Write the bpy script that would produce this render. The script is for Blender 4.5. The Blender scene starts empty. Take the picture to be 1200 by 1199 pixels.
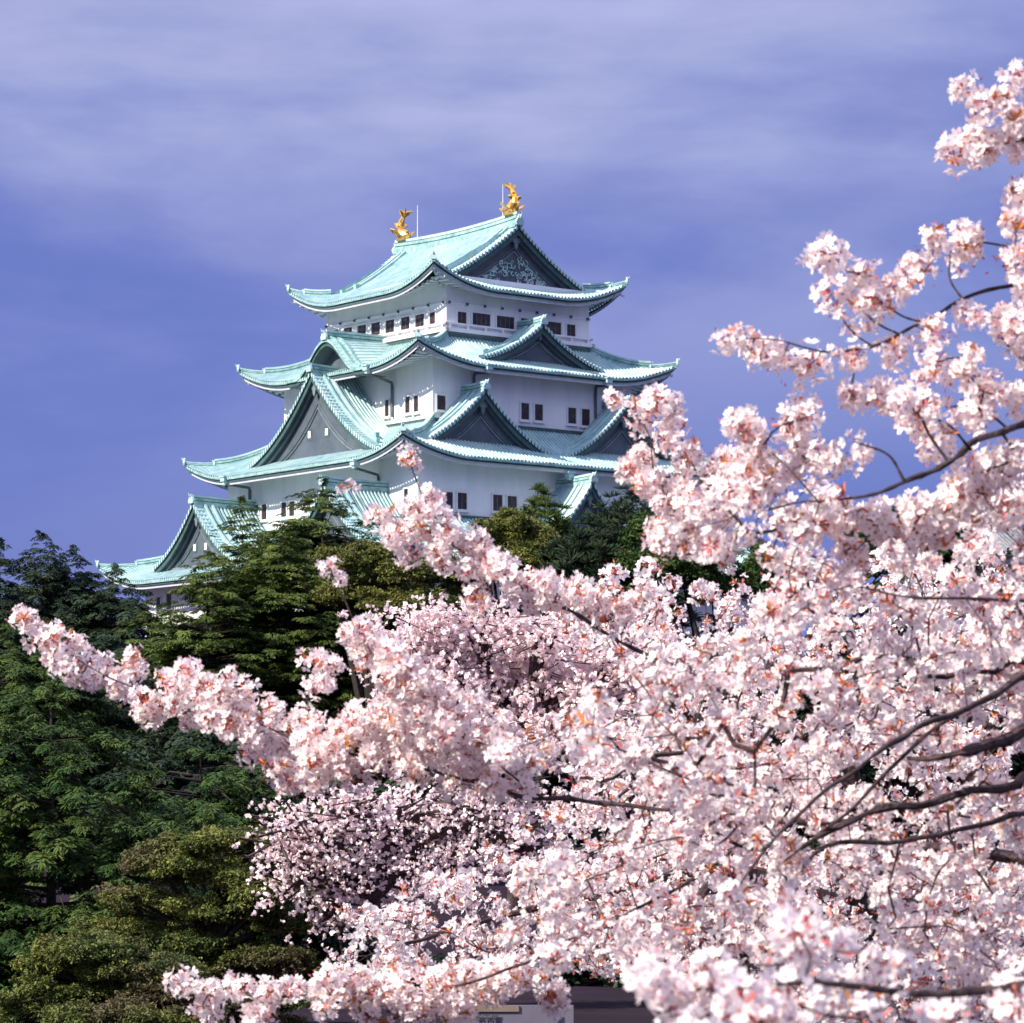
import bpy, math, random
import numpy as np
from mathutils import Vector, Matrix, noise
rng = np.random.default_rng(7)
random.seed(7)
sc = bpy.context.scene
COL = sc.collection
R = math.radians

# ------------------------------------------------------------------ camera
F = 3800.0; HZ = 960.0            # focal length and horizon row for a 1200 px wide frame
cam_d = bpy.data.cameras.new('camera'); cam = bpy.data.objects.new('camera', cam_d); COL.objects.link(cam)
cam_d.sensor_width = 36.0; cam_d.lens = F/1200*36; cam_d.sensor_fit = 'HORIZONTAL'
cam_d.shift_y = (HZ-599.5)/1200
cam_d.clip_start = 0.1; cam_d.clip_end = 5000
cam.rotation_euler = (R(90), 0, 0)
cam_d.dof.use_dof = True; cam_d.dof.focus_distance = 40; cam_d.dof.aperture_fstop = 12
sc.camera = cam

# ------------------------------------------------------------------ light
SUN_AZ, SUN_EL = R(211), R(38)     # direction TO the sun, angle from +X
sd = Vector((math.cos(SUN_AZ)*math.cos(SUN_EL), math.sin(SUN_AZ)*math.cos(SUN_EL), math.sin(SUN_EL)))
ld = bpy.data.lights.new('sun', 'SUN'); lo = bpy.data.objects.new('sun', ld); COL.objects.link(lo)
ld.energy = 5.0; ld.angle = R(0.6); ld.color = (1.0, 0.92, 0.80)
lo.rotation_euler = sd.to_track_quat('Z', 'Y').to_euler()
w = bpy.data.worlds.new('World'); sc.world = w; w.use_nodes = True
nt = w.node_tree; N = nt.nodes; L = nt.links
bg = N['Background']; bg.inputs[1].default_value = 0.1
sky = N.new('ShaderNodeTexSky'); sky.sky_type = 'NISHITA'; sky.sun_disc = False
sky.sun_elevation = SUN_EL; sky.sun_rotation = R(90)-SUN_AZ
tc = N.new('ShaderNodeTexCoord')
sep = N.new('ShaderNodeSeparateXYZ'); L.new(tc.outputs['Generated'], sep.inputs[0])
def ramp(nodes, pts, interp='EASE'):
    r = nodes.new('ShaderNodeValToRGB'); r.color_ramp.interpolation = interp
    el = r.color_ramp.elements
    while len(el) < len(pts): el.new(0.5)
    for e, (p, c) in zip(el, pts):
        e.position = p; e.color = (c[0], c[1], c[2], 1) if hasattr(c, '__len__') else (c, c, c, 1)
    return r
# cloud deck: deep violet-blue low down, paler and brighter overhead
base = ramp(N, [(0.0, (1.0, 1.2, 3.6)), (0.10, (0.70, 0.98, 3.6)), (0.17, (0.80, 1.08, 3.65)), (0.24, (1.45, 1.70, 4.0)), (0.45, (5.6, 6.1, 9.6)), (1.0, (8.6, 9.2, 13.0))], 'LINEAR')
L.new(sep.outputs[2], base.inputs[0])
mp = N.new('ShaderNodeMapping'); mp.inputs['Scale'].default_value = (0.8, 1.0, 2.6); mp.inputs['Rotation'].default_value = (0.0, R(-9), 0.0)
mp.inputs['Location'].default_value = (0.30, 0.0, 0.21)
L.new(tc.outputs['Generated'], mp.inputs[0])
nz = N.new('ShaderNodeTexNoise'); nz.inputs['Scale'].default_value = 7.5; nz.inputs['Detail'].default_value = 9; nz.inputs['Roughness'].default_value = 0.52
nz.inputs['Distortion'].default_value = 0.15
L.new(mp.outputs[0], nz.inputs['Vector'])
cr = ramp(N, [(0.34, 0.0), (0.70, 1.0)]); L.new(nz.outputs[0], cr.inputs[0])
hm = ramp(N, [(0.09, 0.12), (0.175, 0.5), (0.215, 1.0)]); L.new(sep.outputs[2], hm.inputs[0])
mu = N.new('ShaderNodeMath'); mu.operation = 'MULTIPLY'; L.new(cr.outputs[0], mu.inputs[0]); L.new(hm.outputs[0], mu.inputs[1])
mc = N.new('ShaderNodeMixRGB'); L.new(mu.outputs[0], mc.inputs[0]); L.new(base.outputs[0], mc.inputs[1]); mc.inputs[2].default_value = (3.2, 3.3, 5.3, 1)
ms = N.new('ShaderNodeMixRGB'); ms.inputs[0].default_value = 0.9; L.new(sky.outputs[0], ms.inputs[1]); L.new(mc.outputs[0], ms.inputs[2])
L.new(ms.outputs[0], bg.inputs[0])
sc.view_settings.view_transform = 'Standard'; sc.view_settings.look = 'None'; sc.view_settings.exposure = 0.62; sc.view_settings.gamma = 1
sc.render.engine = 'CYCLES'
sc.cycles.max_bounces = 6; sc.cycles.transparent_max_bounces = 4; sc.cycles.transmission_bounces = 3
sc.cycles.use_denoising = True

# ------------------------------------------------------------------ helpers
def at(x, y, Y):
    return Vector(((x-600)/F*Y, Y, (HZ-y)/F*Y))
def tag(o, label=None, cat=None, group=None, kind=None):
    if label: o['label'] = label
    if cat: o['category'] = cat
    if group: o['group'] = group
    if kind: o['kind'] = kind
    return o
def empty(name, loc, rz=0, **k):
    o = bpy.data.objects.new(name, None); COL.objects.link(o); o.location = loc; o.rotation_euler = (0, 0, rz)
    return tag(o, **k)
def mesh_np(name, V, faces, mats, parent=None, midx=None, tint=None, smooth=False):
    """V (n,3) array, faces: int array (m,k) of one size"""
    me = bpy.data.meshes.new(name)
    V = np.asarray(V, np.float32); faces = np.asarray(faces, np.int32)
    me.vertices.add(len(V)); me.vertices.foreach_set('co', V.ravel())
    m, k = faces.shape
    me.loops.add(m*k); me.loops.foreach_set('vertex_index', faces.ravel())
    me.polygons.add(m); me.polygons.foreach_set('loop_start', np.arange(m, dtype=np.int32)*k)
    try: me.polygons.foreach_set('loop_total', np.full(m, k, np.int32))
    except Exception: pass
    if midx is not None: me.polygons.foreach_set('material_index', np.asarray(midx, np.int32))
    me.polygons.foreach_set('use_smooth', np.full(m, smooth))
    if tint is not None:
        a = me.attributes.new('tint', 'FLOAT', 'POINT'); a.data.foreach_set('value', np.asarray(tint, np.float32))
    for mt in mats: me.materials.append(mt)
    me.update(calc_edges=True)
    o = bpy.data.objects.new(name, me); COL.objects.link(o); o.parent = parent
    return o
class MB:
    """collects faces of any size"""
    def __init__(s): s.v = []; s.f = []; s.m = []
    def add(s, V, Fc, mi=0):
        b = len(s.v); s.v += [tuple(p) for p in V]; s.f += [tuple(i+b for i in f) for f in Fc]; s.m += [mi]*len(Fc)
    def grid(s, rows, mi=0, flip=False):
        n = len(rows[0]); V = [p for r in rows for p in r]; Fc = []
        for i in range(len(rows)-1):
            for j in range(n-1):
                a = i*n+j; q = (a, a+1, a+n+1, a+n); Fc.append(q[::-1] if flip else q)
        s.add(V, Fc, mi)
    def box(s, c, d, mi=0, M=None):
        x, y, z = d[0]/2, d[1]/2, d[2]/2
        V = [Vector((c[0]+i*x, c[1]+j*y, c[2]+k*z)) for i in (-1, 1) for j in (-1, 1) for k in (-1, 1)]
        if M: V = [M @ p for p in V]
        s.add(V, [(0, 1, 3, 2), (4, 6, 7, 5), (0, 4, 5, 1), (2, 3, 7, 6), (0, 2, 6, 4), (1, 5, 7, 3)], mi)
    def sweep(s, pts, wd, h0, h1, mi=0, taper=None):
        """box section swept along pts, upright"""
        pts = [Vector(p) for p in pts]; V = []; n = len(pts)
        for i, p in enumerate(pts):
            t = pts[min(i+1, n-1)]-pts[max(i-1, 0)]; t.z = 0
            if t.length < 1e-6: t = Vector((1, 0, 0))
            t.normalize(); sd_ = Vector((-t.y, t.x, 0)); k = 1 if taper is None else taper[i]
            for (a, b) in ((-1, h0), (1, h0), (1, h1), (-1, h1)): V.append(p+sd_*a*wd/2*k+Vector((0, 0, b*k)))
        Fc = [(0, 1, 2, 3), tuple(4*(n-1)+i for i in (3, 2, 1, 0))]
        for i in range(n-1):
            for j in range(4):
                a = 4*i+j; b = 4*i+(j+1) % 4; Fc.append((a, a+4, b+4, b))
        s.add(V, Fc, mi)
    def tube(s, pts, rad, mi=0, seg=6):
        pts = [Vector(p) for p in pts]; n = len(pts)
        if not hasattr(rad, '__len__'): rad = [rad]*n
        V = []
        for i, p in enumerate(pts):
            t = (pts[min(i+1, n-1)]-pts[max(i-1, 0)])
            if t.length < 1e-9: t = Vector((0, 0, 1))
            t.normalize(); u = t.cross(Vector((0.13, 0.31, 0.94)))
            if u.length < 1e-3: u = t.cross(Vector((1, 0, 0)))
            u.normalize(); v = t.cross(u)
            for k in range(seg):
                a = 2*math.pi*k/seg; V.append(p+(u*math.cos(a)+v*math.sin(a))*rad[i])
        Fc = []
        for i in range(n-1):
            for k in range(seg):
                a = i*seg+k; b = i*seg+(k+1) % seg; Fc.append((a, b, b+seg, a+seg))
        Fc.append(tuple(range(seg))[::-1]); Fc.append(tuple((n-1)*seg+k for k in range(seg)))
        s.add(V, Fc, mi)
    def build(s, name, mats, parent=None, smooth=False):
        me = bpy.data.meshes.new(name); me.from_pydata([tuple(p) for p in s.v], [], s.f)
        mats = mats if isinstance(mats, (list, tuple)) else [mats]
        for m in mats: me.materials.append(m)
        me.polygons.foreach_set('material_index', s.m)
        if smooth: me.polygons.foreach_set('use_smooth', [True]*len(s.f))
        me.update()
        o = bpy.data.objects.new(name, me); COL.objects.link(o); o.parent = parent
        return o

def mat(name, c1, c2=None, scale=1.0, rough=0.7, metal=0.0, detail=5, stretch=None, lo=0.35, hi=0.65, tint=0.0, trans=0.0, c3=None, s3=0.15, bump=0.0, spec=0.3, coord='Object', transcol=None):
    m = bpy.data.materials.new(name); m.use_nodes = True; nt = m.node_tree; N = nt.nodes; L = nt.links
    b = N['Principled BSDF']; b.inputs['Roughness'].default_value = rough; b.inputs['Metallic'].default_value = metal
    b.inputs['Specular IOR Level'].default_value = spec
    out = N['Material Output']
    col = None
    if c2 is not None:
        tc = N.new('ShaderNodeTexCoord'); mp = N.new('ShaderNodeMapping')
        if stretch: mp.inputs['Scale'].default_value = stretch
        L.new(tc.outputs[coord], mp.inputs[0])
        nz = N.new('ShaderNodeTexNoise'); nz.inputs['Scale'].default_value = scale; nz.inputs['Detail'].default_value = detail; nz.inputs['Roughness'].default_value = 0.6
        L.new(mp.outputs[0], nz.inputs['Vector'])
        r = ramp(N, [(lo, c1), (hi, c2)], 'LINEAR'); L.new(nz.outputs[0], r.inputs[0]); col = r.outputs[0]
        if c3 is not None:
            n3 = N.new('ShaderNodeTexNoise'); n3.inputs['Scale'].default_value = s3; n3.inputs['Detail'].default_value = 3
            L.new(tc.outputs[coord], n3.inputs['Vector'])
            r3 = ramp(N, [(0.48, 0), (0.62, 1)], 'LINEAR'); L.new(n3.outputs[0], r3.inputs[0])
            mx = N.new('ShaderNodeMixRGB'); L.new(r3.outputs[0], mx.inputs[0]); L.new(col, mx.inputs[1]); mx.inputs[2].default_value = (*c3, 1); col = mx.outputs[0]
        if bump:
            bp = N.new('ShaderNodeBump'); bp.inputs['Strength'].default_value = bump; bp.inputs['Distance'].default_value = 0.05
            L.new(nz.outputs[0], bp.inputs['Height']); L.new(bp.outputs[0], b.inputs['Normal'])
    else:
        rgb = N.new('ShaderNodeRGB'); rgb.outputs[0].default_value = (*c1, 1); col = rgb.outputs[0]
    if tint:
        at_ = N.new('ShaderNodeAttribute'); at_.attribute_name = 'tint'
        hs = N.new('ShaderNodeHueSaturation'); L.new(col, hs.inputs['Color'])
        ma = N.new('ShaderNodeMapRange'); ma.inputs['To Min'].default_value = 1-tint; ma.inputs['To Max'].default_value = 1+tint
        L.new(at_.outputs['Fac'], ma.inputs['Value']); L.new(ma.outputs[0], hs.inputs['Value'])
        mh = N.new('ShaderNodeMapRange'); mh.inputs['To Min'].default_value = 0.5+0.03*tint; mh.inputs['To Max'].default_value = 0.5-0.03*tint
        L.new(at_.outputs['Fac'], mh.inputs['Value']); L.new(mh.outputs[0], hs.inputs['Hue'])
        col = hs.outputs[0]
    L.new(col, b.inputs['Base Color'])
    if trans:
        tr = N.new('ShaderNodeBsdfTranslucent')
        if transcol: tr.inputs[0].default_value = (*transcol, 1)
        else: L.new(col, tr.inputs[0])
        mx = N.new('ShaderNodeMixShader'); mx.inputs[0].default_value = trans
        L.new(b.outputs[0], mx.inputs[1]); L.new(tr.outputs[0], mx.inputs[2]); L.new(mx.outputs[0], out.inputs[0])
    return m

M_cop = mat('copper_roof', (0.25, 0.43, 0.43), (0.48, 0.66, 0.67), 1.1, 0.6, stretch=(1, 1, .8), detail=8, lo=.3, hi=.62, c3=(0.50, 0.66, 0.61), s3=0.16)
M_val = mat('copper_valley', (0.20, 0.36, 0.345), (0.42, 0.62, 0.60), 1.3, 0.6, detail=7, lo=.35, hi=.7)
M_cop2 = mat('copper_ridge', (0.15, 0.31, 0.30), (0.38, 0.58, 0.56), 1.6, 0.5)
M_cdk = mat('copper_dark', (0.035, 0.075, 0.075), (0.07, 0.13, 0.13), 1.5, 0.6)  # dark trim copper: boards, nail covers, tile gaps, gable valleys
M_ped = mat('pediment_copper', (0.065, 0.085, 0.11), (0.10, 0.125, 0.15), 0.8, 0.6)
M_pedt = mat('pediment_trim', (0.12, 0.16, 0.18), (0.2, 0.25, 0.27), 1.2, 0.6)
M_white = mat('white_plaster', (0.77, 0.765, 0.775), (0.88, 0.87, 0.87), 0.9, 0.85, stretch=(1, 1, .16), lo=.3, hi=.6, c3=(0.80, 0.80, 0.815), s3=0.2)
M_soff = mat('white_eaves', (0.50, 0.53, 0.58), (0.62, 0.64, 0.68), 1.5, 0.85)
M_win = mat('window_dark', (0.02, 0.012, 0.015), (0.07, 0.045, 0.05), 2.5, 0.35)
M_frame = mat('window_frame', (0.74, 0.74, 0.76), (0.80, 0.80, 0.81), 2, 0.8)
M_gold = mat('gold', (0.95, 0.50, 0.11), (1.0, 0.68, 0.22), 3, 0.28, metal=0.85)
M_pipe = mat('drainpipe', (0.08, 0.10, 0.12), (0.14, 0.17, 0.18), 2, 0.5)
M_stone = mat('stone', (0.16, 0.155, 0.14), (0.3, 0.29, 0.27), 0.9, 0.9, bump=.5)
M_slate = mat('grey_tile', (0.13, 0.14, 0.155), (0.24, 0.25, 0.27), 2, 0.6)
M_bark = mat('cherry_bark', (0.028, 0.018, 0.021), (0.095, 0.062, 0.062), 25, 0.9, bump=.6)
M_bark2 = mat('conifer_bark', (0.018, 0.013, 0.012), (0.04, 0.03, 0.025), 5, 0.9)
M_pet = mat('petal', (0.98, 0.94, 0.92), (0.97, 0.82, 0.82), 9, 0.7, tint=0.10, trans=0.38, lo=.4, hi=.72, spec=.1, transcol=(1.0, 0.87, 0.84))
M_petf = mat('petal_far', (0.97, 0.92, 0.91), (0.94, 0.80, 0.81), 2, 0.7, tint=0.12, trans=0.35, spec=.1, transcol=(1.0, 0.74, 0.74))
M_cen = mat('flower_heart', (0.42, 0.06, 0.08), (0.6, 0.2, 0.16), 30, 0.7)
M_yl = mat('young_leaf', (0.48, 0.11, 0.04), (0.66, 0.28, 0.07), 14, 0.6, tint=0.3, trans=0.3)
M_fir = mat('fir_needles', (0.018, 0.052, 0.015), (0.078, 0.120, 0.028), 1.2, 0.7, tint=0.45, trans=.15, spec=.15)
M_ced = mat('cedar_needles', (0.048, 0.088, 0.022), (0.12, 0.155, 0.036), 0.5, 0.7, tint=0.45, trans=.15, spec=.15)
M_blue = mat('dark_fir_needles', (0.020, 0.040, 0.024), (0.040, 0.064, 0.032), 0.4, 0.7, tint=0.4, trans=.1, spec=.15)
M_ol = mat('olive_leaves', (0.055, 0.085, 0.022), (0.17, 0.19, 0.04), 2.2, 0.6, tint=0.5, trans=.2, spec=.2, c3=(0.085, 0.075, 0.035), s3=1.1)
M_yg = mat('yellow_green_leaves', (0.085, 0.11, 0.025), (0.17, 0.17, 0.04), .8, 0.6, tint=0.4, trans=.2, spec=.2)

# ------------------------------------------------------------------ ground
M_gr = mat('earth', (0.020, 0.014, 0.022), (0.034, 0.024, 0.036), 0.8, 1.0, spec=0.0, c3=(0.026, 0.02, 0.026), s3=0.25)
M_path = mat('gravel_path', (0.30, 0.24, 0.19), (0.42, 0.35, 0.28), 3, 0.95)
GZ = -1.7
g = MB(); g.add([(-3000, -50, GZ), (3000, -50, GZ), (3000, 4500, GZ), (-3000, 4500, GZ)], [(0, 1, 2, 3)])
tag(g.build('ground', M_gr), kind='structure')
g = MB(); g.add([(-9, 20, GZ+.004), (-4.2, 26, GZ+.004), (-3.9, 31, GZ+.004), (-9, 33, GZ+.004)], [(0, 1, 2, 3)])
tag(g.build('path', M_path), kind='structure')

# ------------------------------------------------------------------ the castle keep
AL = R(38); CA, SA = math.cos(AL), math.sin(AL)
OX, OY = -5.23, 305.0
castle = empty('castle_keep', (OX, OY, 0), AL, label='white plastered castle keep with tiers of pale green copper roofs rising above the trees', cat='castle')
def inv(x, y, face, off):
    """pixel on a wall plane -> (u, z). face 'R': plane q=-off, u=p ; 'L': plane p=-off, u=q"""
    k = (x-600)/F
    if face == 'R': u = (k*(OY-off*CA)-OX-off*SA)/(CA-k*SA); Y = OY+u*SA-off*CA
    else: u = (k*(OY-off*SA)-OX+off*CA)/(-SA-k*CA); Y = OY-off*SA+u*CA
    return u, (HZ-y)/F*Y
SIDES = {'R': lambda u, d, z: (u, -d, z), 'L': lambda u, d, z: (-d, -u, z), 'B': lambda u, d, z: (-u, d, z), 'A': lambda u, d, z: (d, u, z)}
# local axes: u runs left-to-right as seen from outside, d = distance outwards from the tower's axis
def cols(a, b, T=0.36):
    n = max(1, int(round((b-a)/T))); T = (b-a)/n; out = []
    for i in range(n):
        x = a+i*T; out += [(x, 0), (x+T*.44, 0), (x+T*.54, 1), (x+T*.90, 1)]
    out.append((b, 0)); return out
def ribbed(mb, S, P, a, b, v0, rows=9, h=0.18, T=0.40, mi=0):
    cs = cols(a, b, T); G = []
    for i in range(rows+1):
        r = []
        for u, k in cs:
            v = v0(u)+(1-v0(u))*i/rows; d, z = P(u, v); r.append(S(u, d, z+k*h))
        G.append(r)
    f0 = len(mb.m); mb.grid(G, mi); nc = len(cs)-1
    for i in range(f0, len(mb.m)):
        if (i-f0) % nc % 4 == 0: mb.m[i] = 3
class Skirt:
    def __init__(s, ai, bi, ao, bo, zi, ze, lift, k=.45, Dl=8.0):
        s.__dict__.update(locals())
    def dims(s, side):
        return (s.ai, s.ao, s.bi, s.bo) if side in 'RB' else (s.bi, s.bo, s.ai, s.ao)   # Li, Lo, Di, Do
    def P(s, side):
        Li, Lo, Di, Do = s.dims(side)
        def f(u, v):
            d = Di+(Do-Di)*v; z = s.zi-(s.zi-s.ze)*(v*(1+s.k)-s.k*v*v)
            dist = Li+(Lo-Li)*v-abs(u); wt = max(0, 1-dist/s.Dl)
            return d, z+s.lift*wt*wt*v*v*(1 if v > 0 else 0)
        return f
    def v0(s, side):
        Li, Lo, Di, Do = s.dims(side)
        return lambda u: max(0.0, min(0.9999, (abs(u)-Li)/(Lo-Li)))
def eaves(mb, wb, S, P, Lo, v0, vw, Do):
    """tile edge, dark recessed line, white fascia and raftered soffit under one side"""
    n = 60; us = [-Lo+2*Lo*i/n for i in range(n+1)]
    def line(dd, dz, cut): return [S(max(-Lo+cut, min(Lo-cut, u)), P(u, 1)[0]-dd, P(u, 1)[1]-dz) for u in us]
    a0, a1 = line(0, -.02, 0), line(0, .16, 0)
    mb.grid([a0, a1], 1)
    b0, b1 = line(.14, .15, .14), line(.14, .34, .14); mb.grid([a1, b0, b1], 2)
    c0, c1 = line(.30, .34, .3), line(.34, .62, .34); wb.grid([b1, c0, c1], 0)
    # tile-end discs
    m = int(2*Lo/.36)
    for i in range(m):
        u = -Lo+.18+i*(2*Lo-.36)/(m-1); d, z = P(u, 1)
        c = S(u, d+.02, z+.06); e = .085
        p = [S(u-e, d+.03, z-.06), S(u+e, d+.03, z-.06), S(u+e, d+.03, z+.13), S(u-e, d+.03, z+.13)]
        mb.add(p, [(0, 1, 2, 3)], 0)
    # soffit with rafters
    T = .72; m = int(2*Lo/T); cs = []
    for i in range(m):
        x = -Lo+2*Lo*i/m; t = 2*Lo/m; cs += [(x, 0), (x+.5*t, 0), (x+.52*t, 1), (x+.98*t, 1)]
    G = []
    for j in range(6):
        r = []
        for u, k in cs:
            vs = max(vw, v0(u)); vo = 1-.34/3.0
            v = vo+(vs-vo)*j/5 if vs < vo else vo
            d, z = P(u, v); r.append(S(u, d, z-.60-(.17 if k else 0)-.25*(j/5)))
        G.append(r)
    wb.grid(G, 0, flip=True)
def finial(mb, p, dirv, s=1.0):
    s *= .78
    """demon-tile plate with up-curving prongs at a ridge end; dirv horizontal outward"""
    d = Vector((dirv[0], dirv[1], 0)).normalized(); sdv = Vector((-d.y, d.x, 0)); p = Vector(p)
    def pt(a, b, c): return p+sdv*a*s+d*b*s+Vector((0, 0, c*s))
    prof = [(-.42, -.1), (-.5, .2), (-.34, .5), (-.2, .62), (-.12, .95), (0, .72), (.12, .95), (.2, .62), (.34, .5), (.5, .2), (.42, -.1)]
    V = [pt(a, .14, c) for a, c in prof]+[pt(a, -.12, c) for a, c in prof]; n = len(prof)
    mb.add(V, [tuple(range(n)), tuple(range(2*n-1, n-1, -1))]+[(i, i+n, (i+1) % n+n, (i+1) % n) for i in range(n)], 0)
    mb.tube([pt(0, 0, .5), pt(0, .25, .72), pt(0, .42, 1.05)], [.13*s, .11*s, .03*s], 0, 5)
def ridge_stack(mb, pts, sc_=1.0):
    mb.sweep(pts, .50*sc_, -.15, .22*sc_, 1); mb.sweep(pts, .36*sc_, .22*sc_, .30*sc_, 2)
    mb.sweep(pts, .42*sc_, .30*sc_, .50*sc_, 1); mb.sweep(pts, .32*sc_, .50*sc_, .56*sc_, 2); mb.sweep(pts, .38*sc_, .56*sc_, .74*sc_, 0)
CM = [M_cop, M_cop2, M_cdk, M_val]
def hips(parent, sk, corners='RLBA'):
    for sx, sy in ((-1, -1), (1, -1), (-1, 1), (1, 1)):
        mb = MB(); f = sk.P('R'); Li, Lo, Di, Do = sk.dims('R')
        def hp(v, e=0):
            u = Li+(Lo-Li)*v; d, z = f(u, v); return (sx*(u+e*.7), sy*(d+e*.7), z)
        main = [hp(.0+.70*i/12) for i in range(13)]; thin = [hp(.68+.32*i/8) for i in range(9)]
        ridge_stack(mb, main, 1.0); ridge_stack(mb, thin, .62)
        finial(mb, main[-1][:2]+(main[-1][2]+.1,), (sx, sy), .75)
        t = hp(1.0, .05); finial(mb, (t[0], t[1], t[2]+.1), (sx, sy), .85)
        mb.build('hip_ridge', CM, parent)
    
def skirt_roof(sk, aw, bw, name='roof'):
    mb = MB(); wb = MB()
    for s_ in 'RLBA':
        Li, Lo, Di, Do = sk.dims(s_); P = sk.P(s_); v0 = sk.v0(s_)
        ribbed(mb, SIDES[s_], P, -Lo, Lo, v0)
        ww = bw if s_ in 'RB' else aw
        eaves(mb, wb, SIDES[s_], P, Lo, v0, (ww-Di)/(Do-Di), Do)
        # flashing band where the roof meets the upper wall
        mb.sweep([SIDES[s_](-Li-.1, Di+.12, sk.zi), SIDES[s_](Li+.1, Di+.12, sk.zi)], .35, -.1, .22, 2)
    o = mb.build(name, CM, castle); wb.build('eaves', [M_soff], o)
    hips(o, sk)
    return o
def wall(a, b, z0, z1):
    mb = MB(); mb.box((0, 0, (z0+z1)/2), (2*a, 2*b, z1-z0)); return mb.build('wall', M_white, castle)

# profile of a concave gable slope: t=0 at the apex, 1 at the foot
def gprof(t, H): s = 1-t; return H*(.44*s+.56*s**2.0)
def gable_trim(mb, pd, S, u0, df, W, zf, pw=.84, ornament=0, holes=False, tmax=1.0):
    """mb copper parts, pd pediment parts; zf(t) surface height for t in 0..1 (apex..foot)"""
    n = 30
    for sg in (-1, 1):
        def q(t, dd, dz): return S(u0+sg*W*t, df-dd, zf(t)+dz)
        ts = [tmax*i/n for i in range(n+1)]
        # verge tiles: short ribs running out to the verge
        m = int(W/.42*1.2); G0 = []; G1 = []
        for i in range(m):
            for k, o in ((0, 0), (0, .45), (1, .5), (1, .95)):
                t = tmax*min(1, (i+o)/m); G0.append(q(t, -.06, .06+.20*k)); G1.append(q(t, .80, .06+.20*k))
        f0 = len(mb.m); mb.grid([G1, G0], 0, flip=(sg < 0))
        for i in range(f0, len(mb.m)):
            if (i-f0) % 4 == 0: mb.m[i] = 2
        # end caps of these tiles: alternating light / dark teeth
        E = [Vector(p) for p in G0]; B = []
        for i in range(len(G0)):
            t = tmax*min(1, ((i//4)+(0, .45, .5, .95)[i % 4])/m); B.append(q(t, -.06, -.16))
        V = G0+B; nn = len(G0)
        mb.add(V, [(i, i+1, i+1+nn, i+nn) for i in range(nn-1) if (i % 4) in (0,)], 2)
        mb.add(V, [(i, i+1, i+1+nn, i+nn) for i in range(nn-1) if (i % 4) not in (0,)], 0)
        # barge boards, stepping back
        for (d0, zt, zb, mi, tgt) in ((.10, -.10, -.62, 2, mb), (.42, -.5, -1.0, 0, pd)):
            G = [[q(t, d0, zt) for t in ts], [q(t, d0, zb-(.15 if mi == 2 else 0)*(1-t)) for t in ts], [q(t, d0+.3, zb) for t in ts]]
            tgt.grid(G, mi, flip=(sg < 0))
        # descending ridges
        for dd, a in ((1.15, .86), (1.95, .74)):
            pts = [q(.05+(a-.05)*i/14, dd, .05) for i in range(15)]
            mb.sweep(pts, .30, -.1, .24, 1); mb.sweep(pts, .24, .24, .40, 0)
            mb.box(Vector(pts[-1])+Vector((0, 0, .25)), (.4, .4, .6), 1)
    # pediment
    dp = .85; zb = zf(1.0)-.25; n = 24
    top = [S(u0+W*(-1+2*i/n)*.97, df-dp, max(zb, zf(abs(-1+2*i/n)*.97)-.35)) for i in range(n+1)]
    bot = [S(u0+W*(-1+2*i/n)*.97, df-dp, zb-.6) for i in range(n+1)]
    pd.grid([bot, top], 0)
    pd.sweep([S(u0-W*.9, df-dp+.06, zb+.12), S(u0+W*.9, df-dp+.06, zb+.12)], .16, -.1, .14, 1)
    # raised inner mouldings
    H = zf(0)-zf(1)
    for sg in (-1, 1):
        for kk, rr in ((.60, .10), (.66, .05)):
            pts = [S(u0+sg*W*kk*t, df-dp+.07, zf(1)+.15+(zf(t)-zf(1))*kk*.98-.1) for t in [i/12 for i in range(13)]]
            pd.tube(pts, rr*.9, 1, 4)
    # hanging ornament under the apex
    z0 = zf(0)-1.15*min(1.2, H/4.5); k = min(1.2, H/5)
    pr = [(0, .55), (.22, .35), (.5, .3), (.42, .0), (.2, -.1), (.16, -.4), (0, -.65), (-.16, -.4), (-.2, -.1), (-.42, 0), (-.5, .3), (-.22, .35)]
    V = [S(u0+a*k, df-.36, z0+c*k) for a, c in pr]+[S(u0+a*k, df-.52, z0+c*k) for a, c in pr]; nn = len(pr)
    pd.add(V, [tuple(range(nn))]+[(i, i+nn, (i+1) % nn+nn, (i+1) % nn) for i in range(nn)], 1)
    if holes:
        for sg in (-1, 1):
            uu = u0+sg*W*.135; zz = zf(1)+H*.30
            for w_, h_, dd, mi in ((.8, 1.0, dp-.03, 2), (.42, .62, dp-.06, 3)):
                pd.add([S(uu-w_/2, df-dd, zz-h_/2), S(uu+w_/2, df-dd, zz-h_/2), S(uu+w_/2, df-dd, zz+h_/2), S(uu-w_/2, df-dd, zz+h_/2)], [(0, 1, 2, 3)], mi)
    if ornament:
        rr = random.Random(5)
        for i in range(70):
            t = rr.uniform(-.42, .42); hh = rr.uniform(.05, .95)*(1-abs(t)/.42)**.8
            uu = u0+W*t; zz = zf(1)+.35+H*.52*hh; s_ = rr.uniform(.14, .32); an = rr.uniform(0, 6.28)
            pts = [S(uu+s_*math.cos(an+a*.9)*(.4+.18*a), df-dp+.12, zz+s_*math.sin(an+a*.9)*(.4+.18*a)) for a in range(6)]
            pd.tube(pts, .045, 4 if rr.random() < .9 else 3, 4)
PM = [M_ped, M_pedt, M_cdk, M_frame, M_cop]
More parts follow.
